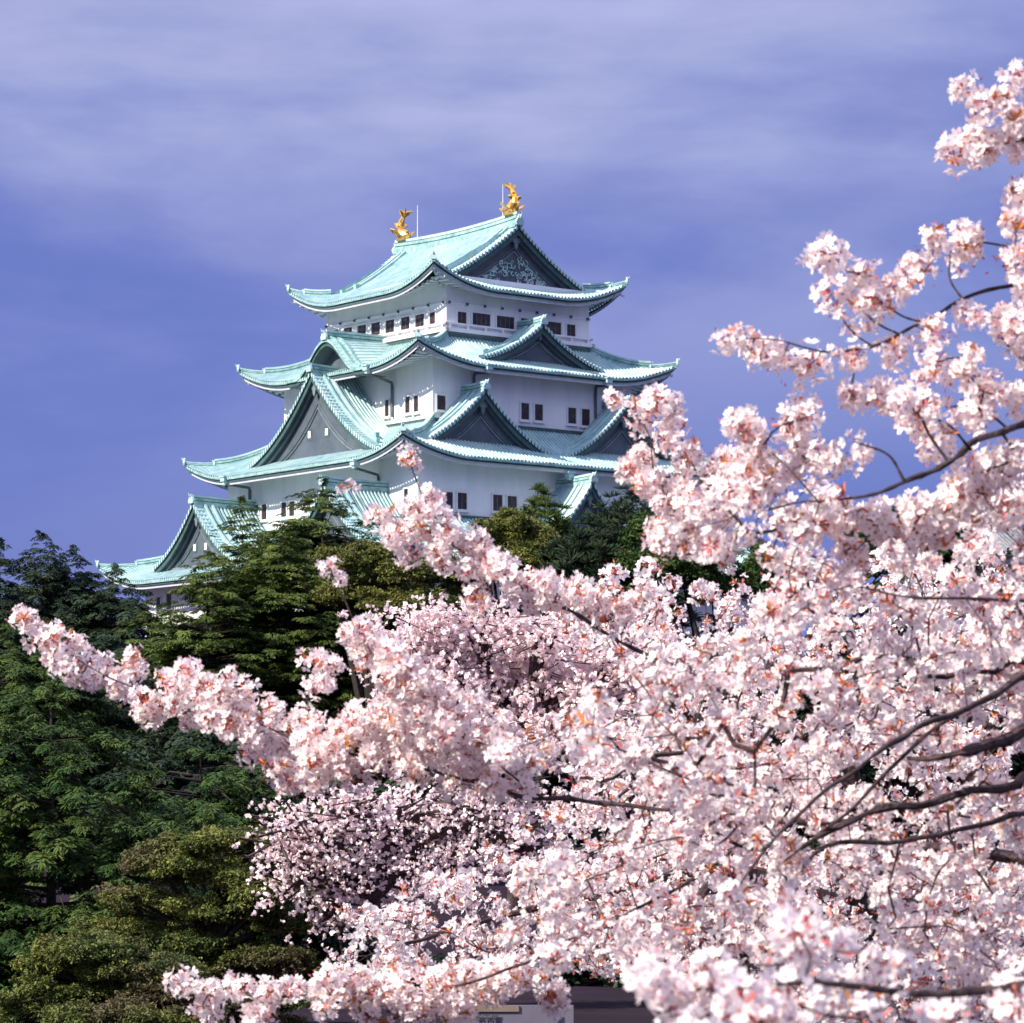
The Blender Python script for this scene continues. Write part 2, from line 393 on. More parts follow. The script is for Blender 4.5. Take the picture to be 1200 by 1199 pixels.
def gable(side, u0, df, db, W, zb, H, holes=False, ornament=0, fs=1.0):
    S = SIDES[side]; zf = lambda t: zb+gprof(t, H); mb = MB(); pd = MB()
    for sg in (-1, 1):
        cs = cols(db, df, .40); G = []
        for i in range(13):
            t = i/12*1.04; G.append([S(u0+sg*W*t, d, zf(min(t, 1))-(.25*(t-1)*W if t > 1 else 0)+.20*k) for d, k in cs])
        f0 = len(mb.m); mb.grid(G, 0, flip=(sg > 0)); nc = len(cs)-1
        for i in range(f0, len(mb.m)):
            if (i-f0) % nc % 4 == 0: mb.m[i] = 2 if (i-f0) % nc % 3 else 3
    gable_trim(mb, pd, S, u0, df, W, zf, holes=holes, ornament=ornament)
    o = mb.build('gable', CM, castle)
    pd.build('pediment', PM, o)
    rb = MB(); ridge_stack(rb, [S(u0, db, zf(0)), S(u0, (db+df)/2, zf(0)-.04), S(u0, df+.05, zf(0)+.06)], 1.05)
    a = Vector(S(0, 1, 0))-Vector(S(0, 0, 0)); finial(rb, Vector(S(u0, df+.15, zf(0)+.15)), a, 1.05*fs)
    rb.build('ridge', CM, o)
    return o
def window(face, off, x0, x1, yt, yb, sill=True, sc_u=1.0):
    S = SIDES[face]; ym = (yt+yb)/2
    ua, za = inv(x0, yt, face, off); ub, zb_ = inv(x1, yt, face, off); _, zl = inv(x0, yb, face, off); _, zl2 = inv(x1, yb, face, off)
    zt = (za+zb_)/2; zl = (zl+zl2)/2
    if face == 'L': ua, ub = -ua, -ub
    u0, u1 = min(ua, ub), max(ua, ub)
    fr = MB(); t = .13; d = off
    def bx(mb, a, b, c, e, d0, d1, mi=0):
        V = [S(x, y, z) for x in (a, b) for y in (d0, d1) for z in (c, e)]
        mb.add(V, [(0, 1, 3, 2), (4, 6, 7, 5), (0, 4, 5, 1), (2, 3, 7, 6), (0, 2, 6, 4), (1, 5, 7, 3)], mi)
    bx(fr, u0-t, u0, zl-t, zt+t, d-.05, d+.12); bx(fr, u1, u1+t, zl-t, zt+t, d-.05, d+.12)
    bx(fr, u0, u1, zt, zt+t, d-.05, d+.12); bx(fr, u0, u1, zl-t, zl, d-.05, d+.14)
    if sill: bx(fr, u0-.2, u1+.2, zl-t-.12, zl-t, d-.05, d+.24)
    o = fr.build('window', M_frame, castle)
    pn = MB(); bx(pn, u0, u1, zl, zt, d-.06, d+.025)
    n = max(1, int((u1-u0)/.5))
    for i in range(1, n): 
        uu = u0+(u1-u0)*i/n; bx(pn, uu-.03, uu+.03, zl, zt, d+.02, d+.05, 1)
    pn.build('pane', [M_win, M_pipe], o)
def pipe(face, off, x, y, head_off, ytop, yend):
    """rain head under the eave, slanting pipe back to the wall, then down"""
    S = SIDES[face]; sg = -1 if face == 'L' else 1
    u, z = inv(x, yend, face, off); u *= sg; _, zt = inv(x, ytop, face, off)
    u2, z2 = inv(head_off[0], head_off[1], face, head_off[2]); u2 *= sg; d2 = head_off[2]
    mb = MB(); mb.tube([S(u2, d2, z2-.2), S(u2, d2-.1, z2-.45), S(u, off+.22, zt+.25), S(u, off+.15, zt), S(u, off+.15, z)], .13, 0, 8)
    c = S(u2, d2+.05, z2)
    mb.box(c, (.62, .62, .4), 1); mb.box((c[0], c[1], c[2]-.3), (.36, .36, .3), 1); mb.box((c[0], c[1], c[2]+.24), (.8, .8, .12), 1)
    mb.build('downpipe', [M_pipe, M_cop], castle)

W5 = (8.31, 9.51); W4 = (11.54, 11.79); W3 = (15.65, 15.21); W2 = (21.5, 20.6)
# --- walls
o5 = wall(*W5, 43.0, 49.2); wall(*W4, 34.6, 41.2); wall(*W3, 25.5, 32.3); wall(*W2, 12.0, 23.2)
sb = MB()
r_ = []
for i in range(9):
    t = i/8; e = 3.2*(1-t)**1.6; a, b = W2[0]+e, W2[1]+e; z = GZ-.2+(12-GZ+.2)*t
    r_.append([(-a, -b, z), (a, -b, z), (a, b, z), (-a, b, z), (-a, -b, z)])
sb.grid(r_, 0, flip=False); sb.build('stone_base', M_stone, castle)
# top storey ledges, beam with nail covers
mb = MB(); knobs = []
a, b = W5
for z, pr, h in ((46.62, .10, .16), (44.75, .28, .16), (44.15, .42, .34), (43.72, .22, .2)):
    for s_ in 'RLBA':
        Lh, D = (a, b) if s_ in 'RB' else (b, a)
        mb.sweep([SIDES[s_](-Lh-pr, D+pr/2, z), SIDES[s_](Lh+pr, D+pr/2, z)], pr, -h/2, h/2, 0)
for s_ in 'RLBA':
    Lh, D = (a, b) if s_ in 'RB' else (b, a); n = 8
    for i in range(n+1):
        u = -Lh+.25+(2*Lh-.5)*i/n; knobs.append(SIDES[s_](u, D+.12, 46.64))
        c = SIDES[s_](u, D+.2, 44.5); mb.box(c, (.2, .2, .5), 0)
lg = mb.build('ledge', M_white, castle)
for c in knobs:
    kn = MB(); kn.box(c, (.22, .22, .22)); kn.build('nail_cover', M_cdk, lg)
# --- lower roofs
S4 = Skirt(8.31, 9.51, 15.0, 14.3, 43.6, 40.5, 1.8); skirt_roof(S4, *W4)
S3 = Skirt(11.54, 11.79, 19.0, 17.5, 35.5, 31.7, 1.75); skirt_roof(S3, *W3)
S2 = Skirt(15.65, 15.21, 24.6, 24.0, 26.6, 22.1, 1.8); skirt_roof(S2, *W2)
# --- top roof (hip and gable)
AO, BO, ZE, HH, LF = 11.24, 11.52, 47.9, 6.5, 2.0; GI = 2.9
def hs(d): s = d/AO; return ZE+HH*(.52*s+.48*s*s)
def P5(side):
    Lo, Do = (BO, AO) if side in 'LA' else (AO, BO)
    def f(u, v):
        d = Do*v if side in 'LA' else Do-GI+GI*v
        ins = Do-d; z = hs(ins); dist = (Lo-abs(u))-ins; wt = max(0, 1-max(0, dist)/7.5); ve = max(0, 1-ins/5.5)
        return d, z+LF*wt*wt*ve*ve
    return f
mb = MB(); wb = MB()
GV = BO-GI+.9           # verge plane
for s_ in 'LA':
    v0 = lambda u: 0.0 if abs(u) <= GV else (max(0.0, (AO-(BO-abs(u)))/AO))*1.0
    ribbed(mb, SIDES[s_], P5(s_), -BO, BO, lambda u: min(.9999, 0.0 if abs(u) <= BO-GI else (AO-(BO-abs(u)))/AO), rows=14)
    eaves(mb, wb, SIDES[s_], P5(s_), BO, lambda u: min(.9999, max(0, (AO-(BO-abs(u)))/AO)), W5[0]/AO, AO)
for s_ in 'RB':
    f0 = lambda u: max(0.0, min(.9999, 1-(AO-abs(u))/GI))
    ribbed(mb, SIDES[s_], P5(s_), -AO, AO, f0, rows=6)
    eaves(mb, wb, SIDES[s_], P5(s_), AO, f0, (W5[1]-(BO-GI))/GI, BO)
top = mb.build('roof', CM, castle); wb.build('eaves', [M_soff], top)
for s_ in 'RB':
    mb = MB(); pd = MB(); Wg = AO-GI
    zf = lambda t: hs(AO-Wg*t)
    # slope between gable wall and verge
    for sg in (-1, 1):
        cs = cols(BO-GI-.1, GV, .36); G = []
        for i in range(11):
            t = i/10; G.append([SIDES[s_](sg*Wg*t, d, zf(t)+.1*k) for d, k in cs])
        f0 = len(mb.m); mb.grid(G, 0, flip=(sg > 0)); nc = len(cs)-1
        for i in range(f0, len(mb.m)):
            if (i-f0) % nc % 4 == 0: mb.m[i] = 2 if (i-f0) % nc % 3 else 3
    gable_trim(mb, pd, SIDES[s_], 0, GV, Wg, zf, ornament=1)
    o = mb.build('gable', CM, castle); pd.build('pediment', PM, o)
for sx in (-1, 1):
    for sy in (-1, 1):
        mb = MB()
        def hp(i_):  # i_ = inset from the eaves
            d, z = P5('R')(AO-i_, 1-i_/GI); return (sx*(AO-i_), sy*(BO-i_), z)
        ridge_stack(mb, [hp(GI*(1-.62*i/8)) for i in range(9)], .9); ridge_stack(mb, [hp(GI*.40*(1-i/6)) for i in range(7)], .6)
        p = hp(GI*.38); finial(mb, (p[0], p[1], p[2]+.1), (sx, sy), .7)
        p = hp(0); finial(mb, (p[0], p[1], p[2]+.1), (sx, sy), .85)
        mb.build('hip_ridge', CM, top)
mb = MB(); rp = [(0, -GV+2*GV*i/16, hs(AO)+.35*abs(i/8-1)**2) for i in range(17)]
ridge_stack(mb, rp, 1.35)
mb.sweep([(p[0], p[1], p[2]) for p in rp], .9, -.4, .12, 1)
for sy in (-1, 1): finial(mb, (0, sy*(GV+.1), hs(AO)+.2), (0, sy), 1.2)
mb.build('ridge', CM, top)
# golden dolphin-fish at both ridge ends
def shachi(y0, sy):
    z0 = hs(AO)+.35+.95; mb = MB()
    path = [(0, .95, .35, .12), (0, .72, .30, .34), (0, .35, .36, .50), (0, -.02, .62, .50), (0, -.22, 1.05, .42), (0, -.24, 1.5, .33), (0, -.10, 1.95, .25), (0, .10, 2.3, .17), (0, .22, 2.55, .08)]
    T = lambda x, y, z: (x*1.25, y0+sy*y*1.25, z0+z*.92)
    mb.tube([T(x, y, z) for x, y, z, r in path], [r*1.15 for *_, r in path], 0, 12)
    def fin(pts, th=.06):
        A = [Vector(T(*p)) for p in pts]; nrm = (A[1]-A[0]).cross(A[2]-A[0]).normalized()*th; n = len(A)
        mb.add([p+nrm for p in A]+[p-nrm for p in A], [tuple(range(n)), tuple(range(2*n-1, n-1, -1))]+[(i, i+n, (i+1) % n+n, (i+1) % n) for i in range(n)])
    for sx in (-1, 1):
        fin([(sx*.3, .3, .4), (sx*.95, .25, .85), (sx*1.15, .0, 1.0), (sx*.8, -.1, .6), (sx*.4, -.1, .35)])     # breast fins
        fin([(sx*.2, -.2, 1.2), (sx*.62, -.15, 1.62), (sx*.5, -.3, 1.75), (sx*.2, -.3, 1.6)])
        fin([(0, .1, 2.2), (sx*.45, .25, 2.65), (sx*.62, .45, 3.0), (sx*.3, .35, 2.95), (sx*.1, .3, 2.8), (0, .25, 2.5)])   # tail lobes
        fin([(sx*.1, 1.0, .3), (sx*.34, 1.2, .66), (sx*.3, .85, .6)])
    fin([(0, -.2, 2.1), (0, -.5, 2.0), (0, -.52, 1.65), (0, -.68, 1.45), (0, -.62, 1.15), (0, -.8, .9), (0, -.6, .6), (0, -.3, .4), (0, -.1, 1.2)])
    fin([(0, .1, 2.2), (0, .2, 2.95), (0, .42, 3.2), (0, .34, 2.6)])
    mb.box(T(0, .2, .0), (.9, 1.3, .3))
    o = mb.build('golden_fish_ornament', M_gold, castle, smooth=False)
    o['label'] = 'golden dolphin fish with raised tail on the ridge end'
shachi(-GV+.9, 1); shachi(GV-.9, -1)
for y in (6.3, -7.0):
    mb = MB(); mb.tube([(0.1, y, hs(AO)+.8), (0.1, y, hs(AO)+4.3)], [.05, .025], 0, 6); mb.build('lightning_rod', M_frame, castle)
# --- gables on the lower roofs
gable('R', 0, 13.1, 9.4, 6.9, 41.35, 3.55)
gable('R', -8.2, 15.2, 11.6, 8.3, 32.5, 5.6); gable('R', 8.2, 15.2, 11.6, 8.0, 32.5, 5.5)
gable('L', 0, 16.6, 11.4, 10.2, 32.8, 7.8, holes=True)
gable('L', -10.6, 22.5, 15.4, 6.9, 23.5, 5.6, holes=True); gable('L', 10.6, 22.5, 15.4, 6.9, 23.5, 5.6, holes=True)
gable('R', 0, 20.2, 15.1, 5.6, 24.6, 5.4)
# --- the undulating gable on the left of the fourth roof
S = SIDES['L']; mb = MB(); wk = MB(); db, df, Wk = 8.3, 15.05, 6.2
def bell(x): return .5*(1+math.cos(math.pi*min(1, abs(x)/4.9)))
zk = lambda x: 40.55+3.15*bell(x)
cs = cols(-Wk, Wk, .36)
rows = [[S(u, df-(df-db)*i/8, zk(u)+.09*k+(.9*(i/8)*(1-bell(u)*.75))) for u, k in cs] for i in range(9)]
mb.grid(rows, 0, flip=True)
us = [-Wk+2*Wk*i/40 for i in range(41)]
mb.grid([[S(u, df+.02, zk(u)+.08) for u in us], [S(u, df+.02, zk(u)-.18) for u in us]], 1)
mb.grid([[S(u, df+.02, zk(u)-.18) for u in us], [S(u, df-.15, zk(u)-.2) for u in us], [S(u, df-.15, zk(u)-.55) for u in us], [S(u, df-.6, zk(u)-.58) for u in us]], 2)
for dd in (.5, 1.3): mb.sweep([S(u, df-dd, zk(u)+.15) for u in us[4:-4]], .26, -.1, .24, 1)
o = mb.build('curved_gable', CM, castle)
wk.grid([[S(u, df-1.5, max(zk(u)-.5, 40.2)) for u in us[3:-3]], [S(u, df-1.5, 40.0) for u in us[3:-3]]], 0)
wk.grid([[S(u, df-.6, zk(u)-.58) for u in us], [S(u, df-2.6, zk(u)-.62) for u in us]], 0)
wk.build('pediment', [M_ped], o)
rb = MB(); ridge_stack(rb, [S(0, 8.3, 43.85), S(0, 14.95, 43.75)], 1.15); finial(rb, Vector(S(0, 15.1, 43.8)), (-1, 0), 1.1); rb.build('ridge', CM, o)

# --- windows (positions read as wall coordinates through the lens)
for x0, x1, a_, b_ in ((535.6, 546, 365.7, 381.5), (553, 574, 367.5, 384), (581.4, 602, 371, 387.5), (609.7, 630, 374, 390.5), (638, 657, 377.5, 394), (663.6, 673.5, 380.5, 397)): window('R', W5[1], x0, x1, a_, b_, False)
for x0, x1, a_, b_ in ((504.4, 511, 366, 380.5), (487.6, 498, 368.5, 383.5), (470.7, 481, 371.5, 387), (452.7, 463, 375, 390), (436, 446.5, 378, 393), (419.7, 430, 381, 396), (403.6, 413.5, 384, 399), (389, 397.5, 387, 402)): window('L', W5[0], x0, x1, a_, b_, False)
for x0, x1, a_, b_ in ((511.7, 521.5, 463.5, 480.5), (610, 619.4, 472.5, 491.8), (626, 635.5, 474, 493), (665, 674.5, 478, 496.6), (681, 690.5, 479.6, 499), (703, 712.5, 481.5, 501)): window('R', W4[1], x0, x1, a_, b_)
for x0, x1, a_, b_ in ((475.9, 481.3, 464.8, 484), (485.8, 491.3, 464, 482.7), (452, 456.7, 468.5, 488), (340, 344.5, 487, 505)): window('L', W4[0], x0, x1, a_, b_)
for x0, x1, a_, b_ in ((521, 530, 576.8, 596), (535.5, 546.5, 577.6, 597), (577, 588, 580, 599), (594, 605, 581.6, 600), (640, 650, 584, 602), (700, 710, 588, 606), (716, 726, 589, 607), (760, 770, 592, 610)): window('R', W3[1], x0, x1, a_, b_)
for x0, x1, a_, b_ in ((297.5, 303.5, 592, 610), (307.5, 313.5, 591, 609), (330.5, 336.5, 588.7, 606), (340, 346, 587.5, 605), (474.5, 479.3, 573, 590), (425, 430, 578, 594)): window('L', W3[0], x0, x1, a_, b_)
for x0, x1, a_, b_ in ((184, 189, 700, 714), (196, 202, 696, 712), (225, 231, 693, 709)): window('L', W2[0], x0, x1, a_, b_)
# --- downpipes
pipe('R', W4[1], 554.5, 446, (572, 431, 14.2), 441, 462); pipe('R', W4[1], 697, 460, (712, 446.5, 14.2), 456, 492)
pipe('L', W4[0], 461, 455, (431, 432, 14.9), 452, 489)
pipe('L', W3[0], 294, 575, (264, 562, 18.9), 575, 602); pipe('L', W3[0], 445, 560, (416, 543, 18.9), 560, 578)
pipe('R', W3[1], 661, 566, (667, 557, 17.3), 566, 590)

# ------------------------------------------------------------------ small grey-roofed turret seen through the blossom
tp = at(1135, 960, 235); tur = empty('corner_turret', (tp.x, tp.y, 0), R(30), label='grey tiled turret roof glimpsed through the blossom at the right', cat='turret')
mb = MB(); mb.box((0, 0, 8.5), (9, 7, 21)); mb.build('wall', M_white, tur)
mb = MB()
for sgn, (Lh, Dh) in (((0, -1), (6, 5)), ((1, 0), (5, 6)), ((0, 1), (6, 5)), ((-1, 0), (5, 6))):
    hx = 2.2 if sgn[0] == 0 else 0.0
    cs = cols(-Lh, Lh, .4); G = []
    for i in range(8):
        v = i/7; r = []
        for u, k in cs:
            Li = hx; v0 = max(0, (abs(u)-Li)/(Lh-Li)); vv = v0+(1-v0)*v; Di = 0 if sgn[0] == 0 else 2.2
            d = Di+(Dh-Di)*vv; z = 22.6-3.6*(1.4*vv-.4*vv*vv)+.09*k+.6*max(0, (abs(u)/Lh-.6)/.4)**2*vv
            r.append((u*(-sgn[1]) + d*sgn[0], d*sgn[1]+u*sgn[0], z))
        G.append(r)
    mb.grid(G)
mb.sweep([(-2.3, 0, 22.6), (2.3, 0, 22.6)], .5, -.2, .7)
mb.build('roof', M_slate, tur)
for u in (-2.5, 0, 2.5):
    mb = MB(); mb.box((u, -3.5, 17.3), (.8, .12, 1.3)); mb.build('window', M_win, tur)

# ================================================================== foliage
def rotmats(n, up=None, tilt=3.14):
    """random rotations; up given: azimuth free, tilt limited"""
    a = rng.uniform(0, 2*np.pi, n); c, s_ = np.cos(a), np.sin(a); Z = np.zeros(n); O = np.ones(n)
    Rz = np.stack([np.stack([c, -s_, Z], -1), np.stack([s_, c, Z], -1), np.stack([Z, Z, O], -1)], -2)
    t = rng.uniform(0, tilt, n) if tilt < 3 else np.arccos(rng.uniform(-1, 1, n)); c, s_ = np.cos(t), np.sin(t)
    Rx = np.stack([np.stack([O, Z, Z], -1), np.stack([Z, c, -s_], -1), np.stack([Z, s_, c], -1)], -2)
    b = rng.uniform(0, 2*np.pi, n); c, s_ = np.cos(b), np.sin(b)
    Rb = np.stack([np.stack([c, -s_, Z], -1), np.stack([s_, c, Z], -1), np.stack([Z, Z, O], -1)], -2)
    return Rb @ Rx @ Rz
def frames(fwd, up=(0, 0, 1)):
    """rotation taking x->fwd, z->roughly up"""
    f = fwd/np.linalg.norm(fwd, axis=1, keepdims=True); u = np.broadcast_to(np.array(up, float), f.shape)
    s_ = np.cross(u, f); s_ /= np.maximum(1e-6, np.linalg.norm(s_, axis=1, keepdims=True)); u = np.cross(f, s_)
    return np.stack([f, s_, u], -1)
def scatter(name, temps, pos, rot, scl, mats, parent, midx=None, tintv=None):
    """merge template copies (list of (V, quads, midx)) into one mesh"""
    pos = np.asarray(pos, float); n = len(pos); which = rng.integers(0, len(temps), n)
    VV = []; FF = []; MI = []; TT = []; base = 0
    scl = np.broadcast_to(np.asarray(scl, float).reshape(-1, 1) if np.ndim(scl) == 1 else np.asarray(scl, float), (n, 3) if np.ndim(scl) == 2 else (n, 1))
    tv = rng.uniform(0, 1, n) if tintv is None else tintv
    for k, (V, Q, mi) in enumerate(temps):
        ids = np.where(which == k)[0]
        if not len(ids): continue
        P = np.einsum('nij,nvj->nvi', rot[ids], V[None]*scl[ids][:, None, :])+pos[ids][:, None, :]
        VV.append(P.reshape(-1, 3)); m = len(V)
        FF.append((Q[None]+(np.arange(len(ids))*m)[:, None, None]+base).reshape(-1, 4)); base += m*len(ids)
        MI.append(np.tile(mi, len(ids))); TT.append(np.repeat(tv[ids], m)+rng.normal(0, .18, m*len(ids)))
    return mesh_np(name, np.concatenate(VV), np.concatenate(FF), mats, parent, np.concatenate(MI), np.concatenate(TT))
def quads(c, d1, d2):
    """c, d1, d2 (n,3) -> quad soup"""
    V = np.stack([c-d1-d2, c+d1-d2*.6, c+d1*1.3+d2*.6, c-d1+d2], 1).reshape(-1, 3); n = len(c)
    return V, np.arange(4*n).reshape(n, 4), np.zeros(n, np.int32)
def needle_fan(n=72, droop=.55, ln=.26, wd=.05, r=None):
    r = r or rng
    a = r.uniform(-2.6, 2.6, n); rad = np.sqrt(r.uniform(0, 1, n))*.75
    c = np.stack([rad*np.cos(a)+.1, rad*np.sin(a)*.8, -droop*rad**2+r.uniform(-.07, .07, n)], 1)
    a2 = a+r.normal(0, .5, n); f = np.stack([np.cos(a2), np.sin(a2), -droop*1.2*rad+r.normal(0, .18, n)], 1)*ln
    s_ = np.stack([-np.sin(a2), np.cos(a2), r.normal(0, .35, n)], 1)*wd
    return quads(c, f*.5, s_)
def tuft(n=50, ln=.30, wd=.05):
    d = rng.normal(0, 1, (n, 3)); d[:, 2] = np.abs(d[:, 2])*.9+.1; d /= np.linalg.norm(d, axis=1, keepdims=True)
    c = d*rng.uniform(.15, .8, n)[:, None]*np.array([1, 1, .62]); s_ = np.cross(d, rng.normal(0, 1, (n, 3))); s_ /= np.linalg.norm(s_, axis=1, keepdims=True)
    return quads(c, d*ln, s_*wd)
def leafball(n=52, sz=.135):
    d = rng.normal(0, 1, (n, 3)); d /= np.linalg.norm(d, axis=1, keepdims=True)
    c = d*rng.uniform(.3, 1, n)[:, None]*np.array([1, 1, .45]); nrm = d*.4+rng.normal(0, .8, (n, 3))+np.array([0, 0, .8]); nrm /= np.linalg.norm(nrm, axis=1, keepdims=True)
    a = np.cross(nrm, rng.normal(0, 1, (n, 3))); a /= np.linalg.norm(a, axis=1, keepdims=True); b = np.cross(nrm, a)
    return quads(c, a*sz, b*sz*.6)
T_fan = [needle_fan() for _ in range(5)]
T_fan2 = [needle_fan(60, .30, .34, .045) for _ in range(5)]
T_tuft = [tuft() for _ in range(4)]
T_leaf = [leafball() for _ in range(5)]

def conifer(label, x, ytop, Y, half_px, mt, temps, clump=.45, zbot=None, group=None, nb=1.0, shape=.8, lean=0, cat='conifer tree', name='conifer_tree', droop=-.12, ragged=.3, seed=0, pw=.75, top=None, gap=-.12):
    r = np.random.default_rng(seed+11)
    p = at(x, ytop, Y); H = p.z-GZ; Rm = half_px/F*Y
    root = empty(name, (p.x, Y, GZ), 0, label=label, cat=cat, group=group)
    tb = MB(); tb.tube([(0, 0, -.2), (lean*.4, 0, H*.5), (lean, 0, H*.93)], [max(.08, H*.02), H*.011, .012], 0, 8)
    pos = []; fw = []; sz = []
    zmin = H*.10 if zbot is None else zbot
    z = H; k = 0
    while z > zmin:
        tt = (H-z)/(H-zmin); R0 = Rm*min(1, (tt/shape)**pw if tt < shape else 1)+clump*.18
        nbr = max(5, int(2*np.pi*R0/clump*.62*nb)); a0 = r.uniform(0, 6.28)
        for i in range(nbr):
            a = a0+2*np.pi*i/nbr+r.normal(0, .15); Lb = R0*(1+r.uniform(-ragged, ragged)); zz = z+r.normal(0, clump*.25)
            tipz = zz+Lb*droop+r.normal(0, .05)*Lb
            if Lb > 3*clump and r.uniform() < .22: tb.tube([(lean*z/H, 0, zz), (math.cos(a)*Lb*.5, math.sin(a)*Lb*.5, zz+Lb*.05), (math.cos(a)*Lb*.9, math.sin(a)*Lb*.9, tipz)], [clump*.07, clump*.045, clump*.02], 0, 4)
            ns = max(1, int(Lb*.62/(clump*.62)))
            for j in range(ns):
                s_ = 1-(j+r.uniform(0, .6))*clump*.62/Lb
                if s_ < .2: break
                side = r.normal(0, clump*.35)
                pos.append((lean*z/H+math.cos(a)*Lb*s_-math.sin(a)*side, math.sin(a)*Lb*s_+math.cos(a)*side, zz+(tipz-zz)*s_**2+r.normal(0, clump*.12)))
                fw.append((math.cos(a+r.normal(0, .4)), math.sin(a+r.normal(0, .4)), -.15+r.normal(0, .15))); sz.append(clump*r.uniform(.7, 1.25)*(1 if tt > .12 else .7))
        z -= clump*(.34 if tt < .25 else .5); k += 1
    if top:
        for _ in range(5): pos.append((lean+r.normal(0, .05), r.normal(0, .05), H+r.uniform(-.3, .35)*clump)); fw.append((r.normal(), r.normal(), 1.6)); sz.append(clump*.5)
    tb.build('trunk', M_bark2, root)
    pos = np.array(pos); fw = np.array(fw); sz = np.array(sz)
    w_ = np.array([noise.noise(Vector(v)*Vector((1, 1, 1.7))*(.30/clump)+Vector((seed, 0, 0))) if False else noise.noise(Vector((v[0]*.28/clump+seed, v[1]*.28/clump, v[2]*.5/clump))) for v in pos])
    k = (w_ > gap) | (pos[:, 2] > H*.93); pos, fw, sz = pos[k], fw[k], sz[k]
    scatter('crown', temps, pos, frames(fw), sz, [mt], root)
    return root
def mound(label, x, ytop, Y, lobes, mt, temps, clump, name='broadleaf_tree', cat='tree', group=None, seed=0, dens=1.0, loose=True):
    """tree made of cloud-like layered lobes: (px, py, half width px, half height px)"""
    r = np.random.default_rng(seed+5); c0 = at(x, ytop, Y)
    root = empty(name, (c0.x, Y, GZ), 0, label=label, cat=cat, group=group)
    tb = MB(); pos = []; H = c0.z-GZ
    tb.tube([(0, 0, -.2), (.05*H, .02*H, H*.35), (0, 0, H*.75)], [H*.04, H*.03, H*.012], 0, 8)
    if loose: lobes = lobes+[(lx+r.normal(0, hw*.5), ly+r.normal(0, hh*.8), hw*.45, hh*.7) for (lx, ly, hw, hh) in lobes for _ in (0, 1)]
    for (lx, ly, hw, hh) in lobes:
        dY = r.uniform(-.5, .5)*hw/F*Y; c = at(lx, ly, Y+dY)-Vector((c0.x, Y, GZ)); a = hw/F*Y; b = hh*(1.25 if loose else 1)/F*Y
        tb.tube([(0, 0, H*.3), (c.x*.5, c.y*.5, (H*.3+c.z)*.5+.05), (c.x, c.y, c.z)], [H*.02, H*.012, .01], 0, 5)
        n = int(dens*17*(a*a*.8+a*b*1.6)/(clump*clump))
        d = r.normal(0, 1, (n, 3)); d /= np.linalg.norm(d, axis=1, keepdims=True)
        d[:, 2] = np.where(d[:, 2] < -.2, -d[:, 2]*.6, d[:, 2])
        q = d*(r.uniform(.35, 1, n)**.5)[:, None]*np.array([a, a*.8, b])+np.array(c)
        w_ = np.array([noise.noise(Vector(v)*(1.1/clump*.35)) for v in q]); q = q[w_ > -.02]
        pos.append(q)
    pos = np.concatenate(pos); n = len(pos)
    tb.build('trunk', M_bark2, root)
    scatter('crown', temps, pos, rotmats(n, tilt=.5), clump*r.uniform(.7, 1.3, n), [mt], root)
    return root

# dark firs at the far left
conifer('dark blue-green fir with a pointed top at the far left, in front of the sky', 48, 626, 150, 62, M_blue, T_fan, .55, nb=1.5, gap=-.3, zbot=4, seed=1, ragged=.4, top=1, shape=.45)
conifer('smaller pointed fir just right of the dark blue-green fir at the far left', 88, 643, 152, 52, M_blue, T_fan, .55, nb=1.5, gap=-.3, zbot=4, seed=2, ragged=.4, top=1, shape=.45)
conifer('dark fir cut by the left edge of the photo', 0, 640, 140, 34, M_blue, T_fan, .55, nb=1.5, gap=-.3, zbot=4, seed=3, ragged=.4, top=1, shape=.45)
conifer('low dark fir below the lowest left roof corner', 135, 668, 145, 66, M_blue, T_fan, .55, nb=1.5, gap=-.3, zbot=4, seed=4, ragged=.45, top=1, shape=.4)
conifer('dull green conifer under the lowest left castle window', 180, 706, 135, 70, M_ced, T_fan2, .6, zbot=4, seed=5, ragged=.4, shape=.4)
# large conifers in front of the keep
ck = dict(zbot=1, ragged=.38, nb=1.25, droop=.03, pw=.62, shape=.42)
conifer('tall olive-green cedar with a yellowish tip left of the keep windows', 284, 590, 120, 66, M_ced, T_fan2, .44, seed=6, top=1, **ck)
conifer('broad dark cedar with the highest tip, beside the small right-hand gable ridge', 378, 566, 122, 92, M_ced, T_fan2, .44, seed=7, top=1, **ck)
conifer('bushy cedar between the two tallest cedars', 328, 612, 116, 80, M_ced, T_fan2, .42, seed=8, **ck)
conifer('lower bushy cedar leaning out to the left of the tallest cedars', 243, 648, 114, 62, M_ced, T_fan2, .42, seed=35, **ck)
conifer('shaded cedar filling the space right of the highest cedar', 430, 640, 118, 110, M_ced, T_fan2, .44, seed=36, **ck)
mound('rounded yellowish-green tree right of the tall cedars', 440, 640, 112, [(432, 660, 36, 20), (470, 678, 44, 22), (520, 690, 45, 22), (420, 700, 50, 22), (480, 715, 60, 24), (530, 730, 50, 24)], M_yg, T_leaf, .30, seed=1)
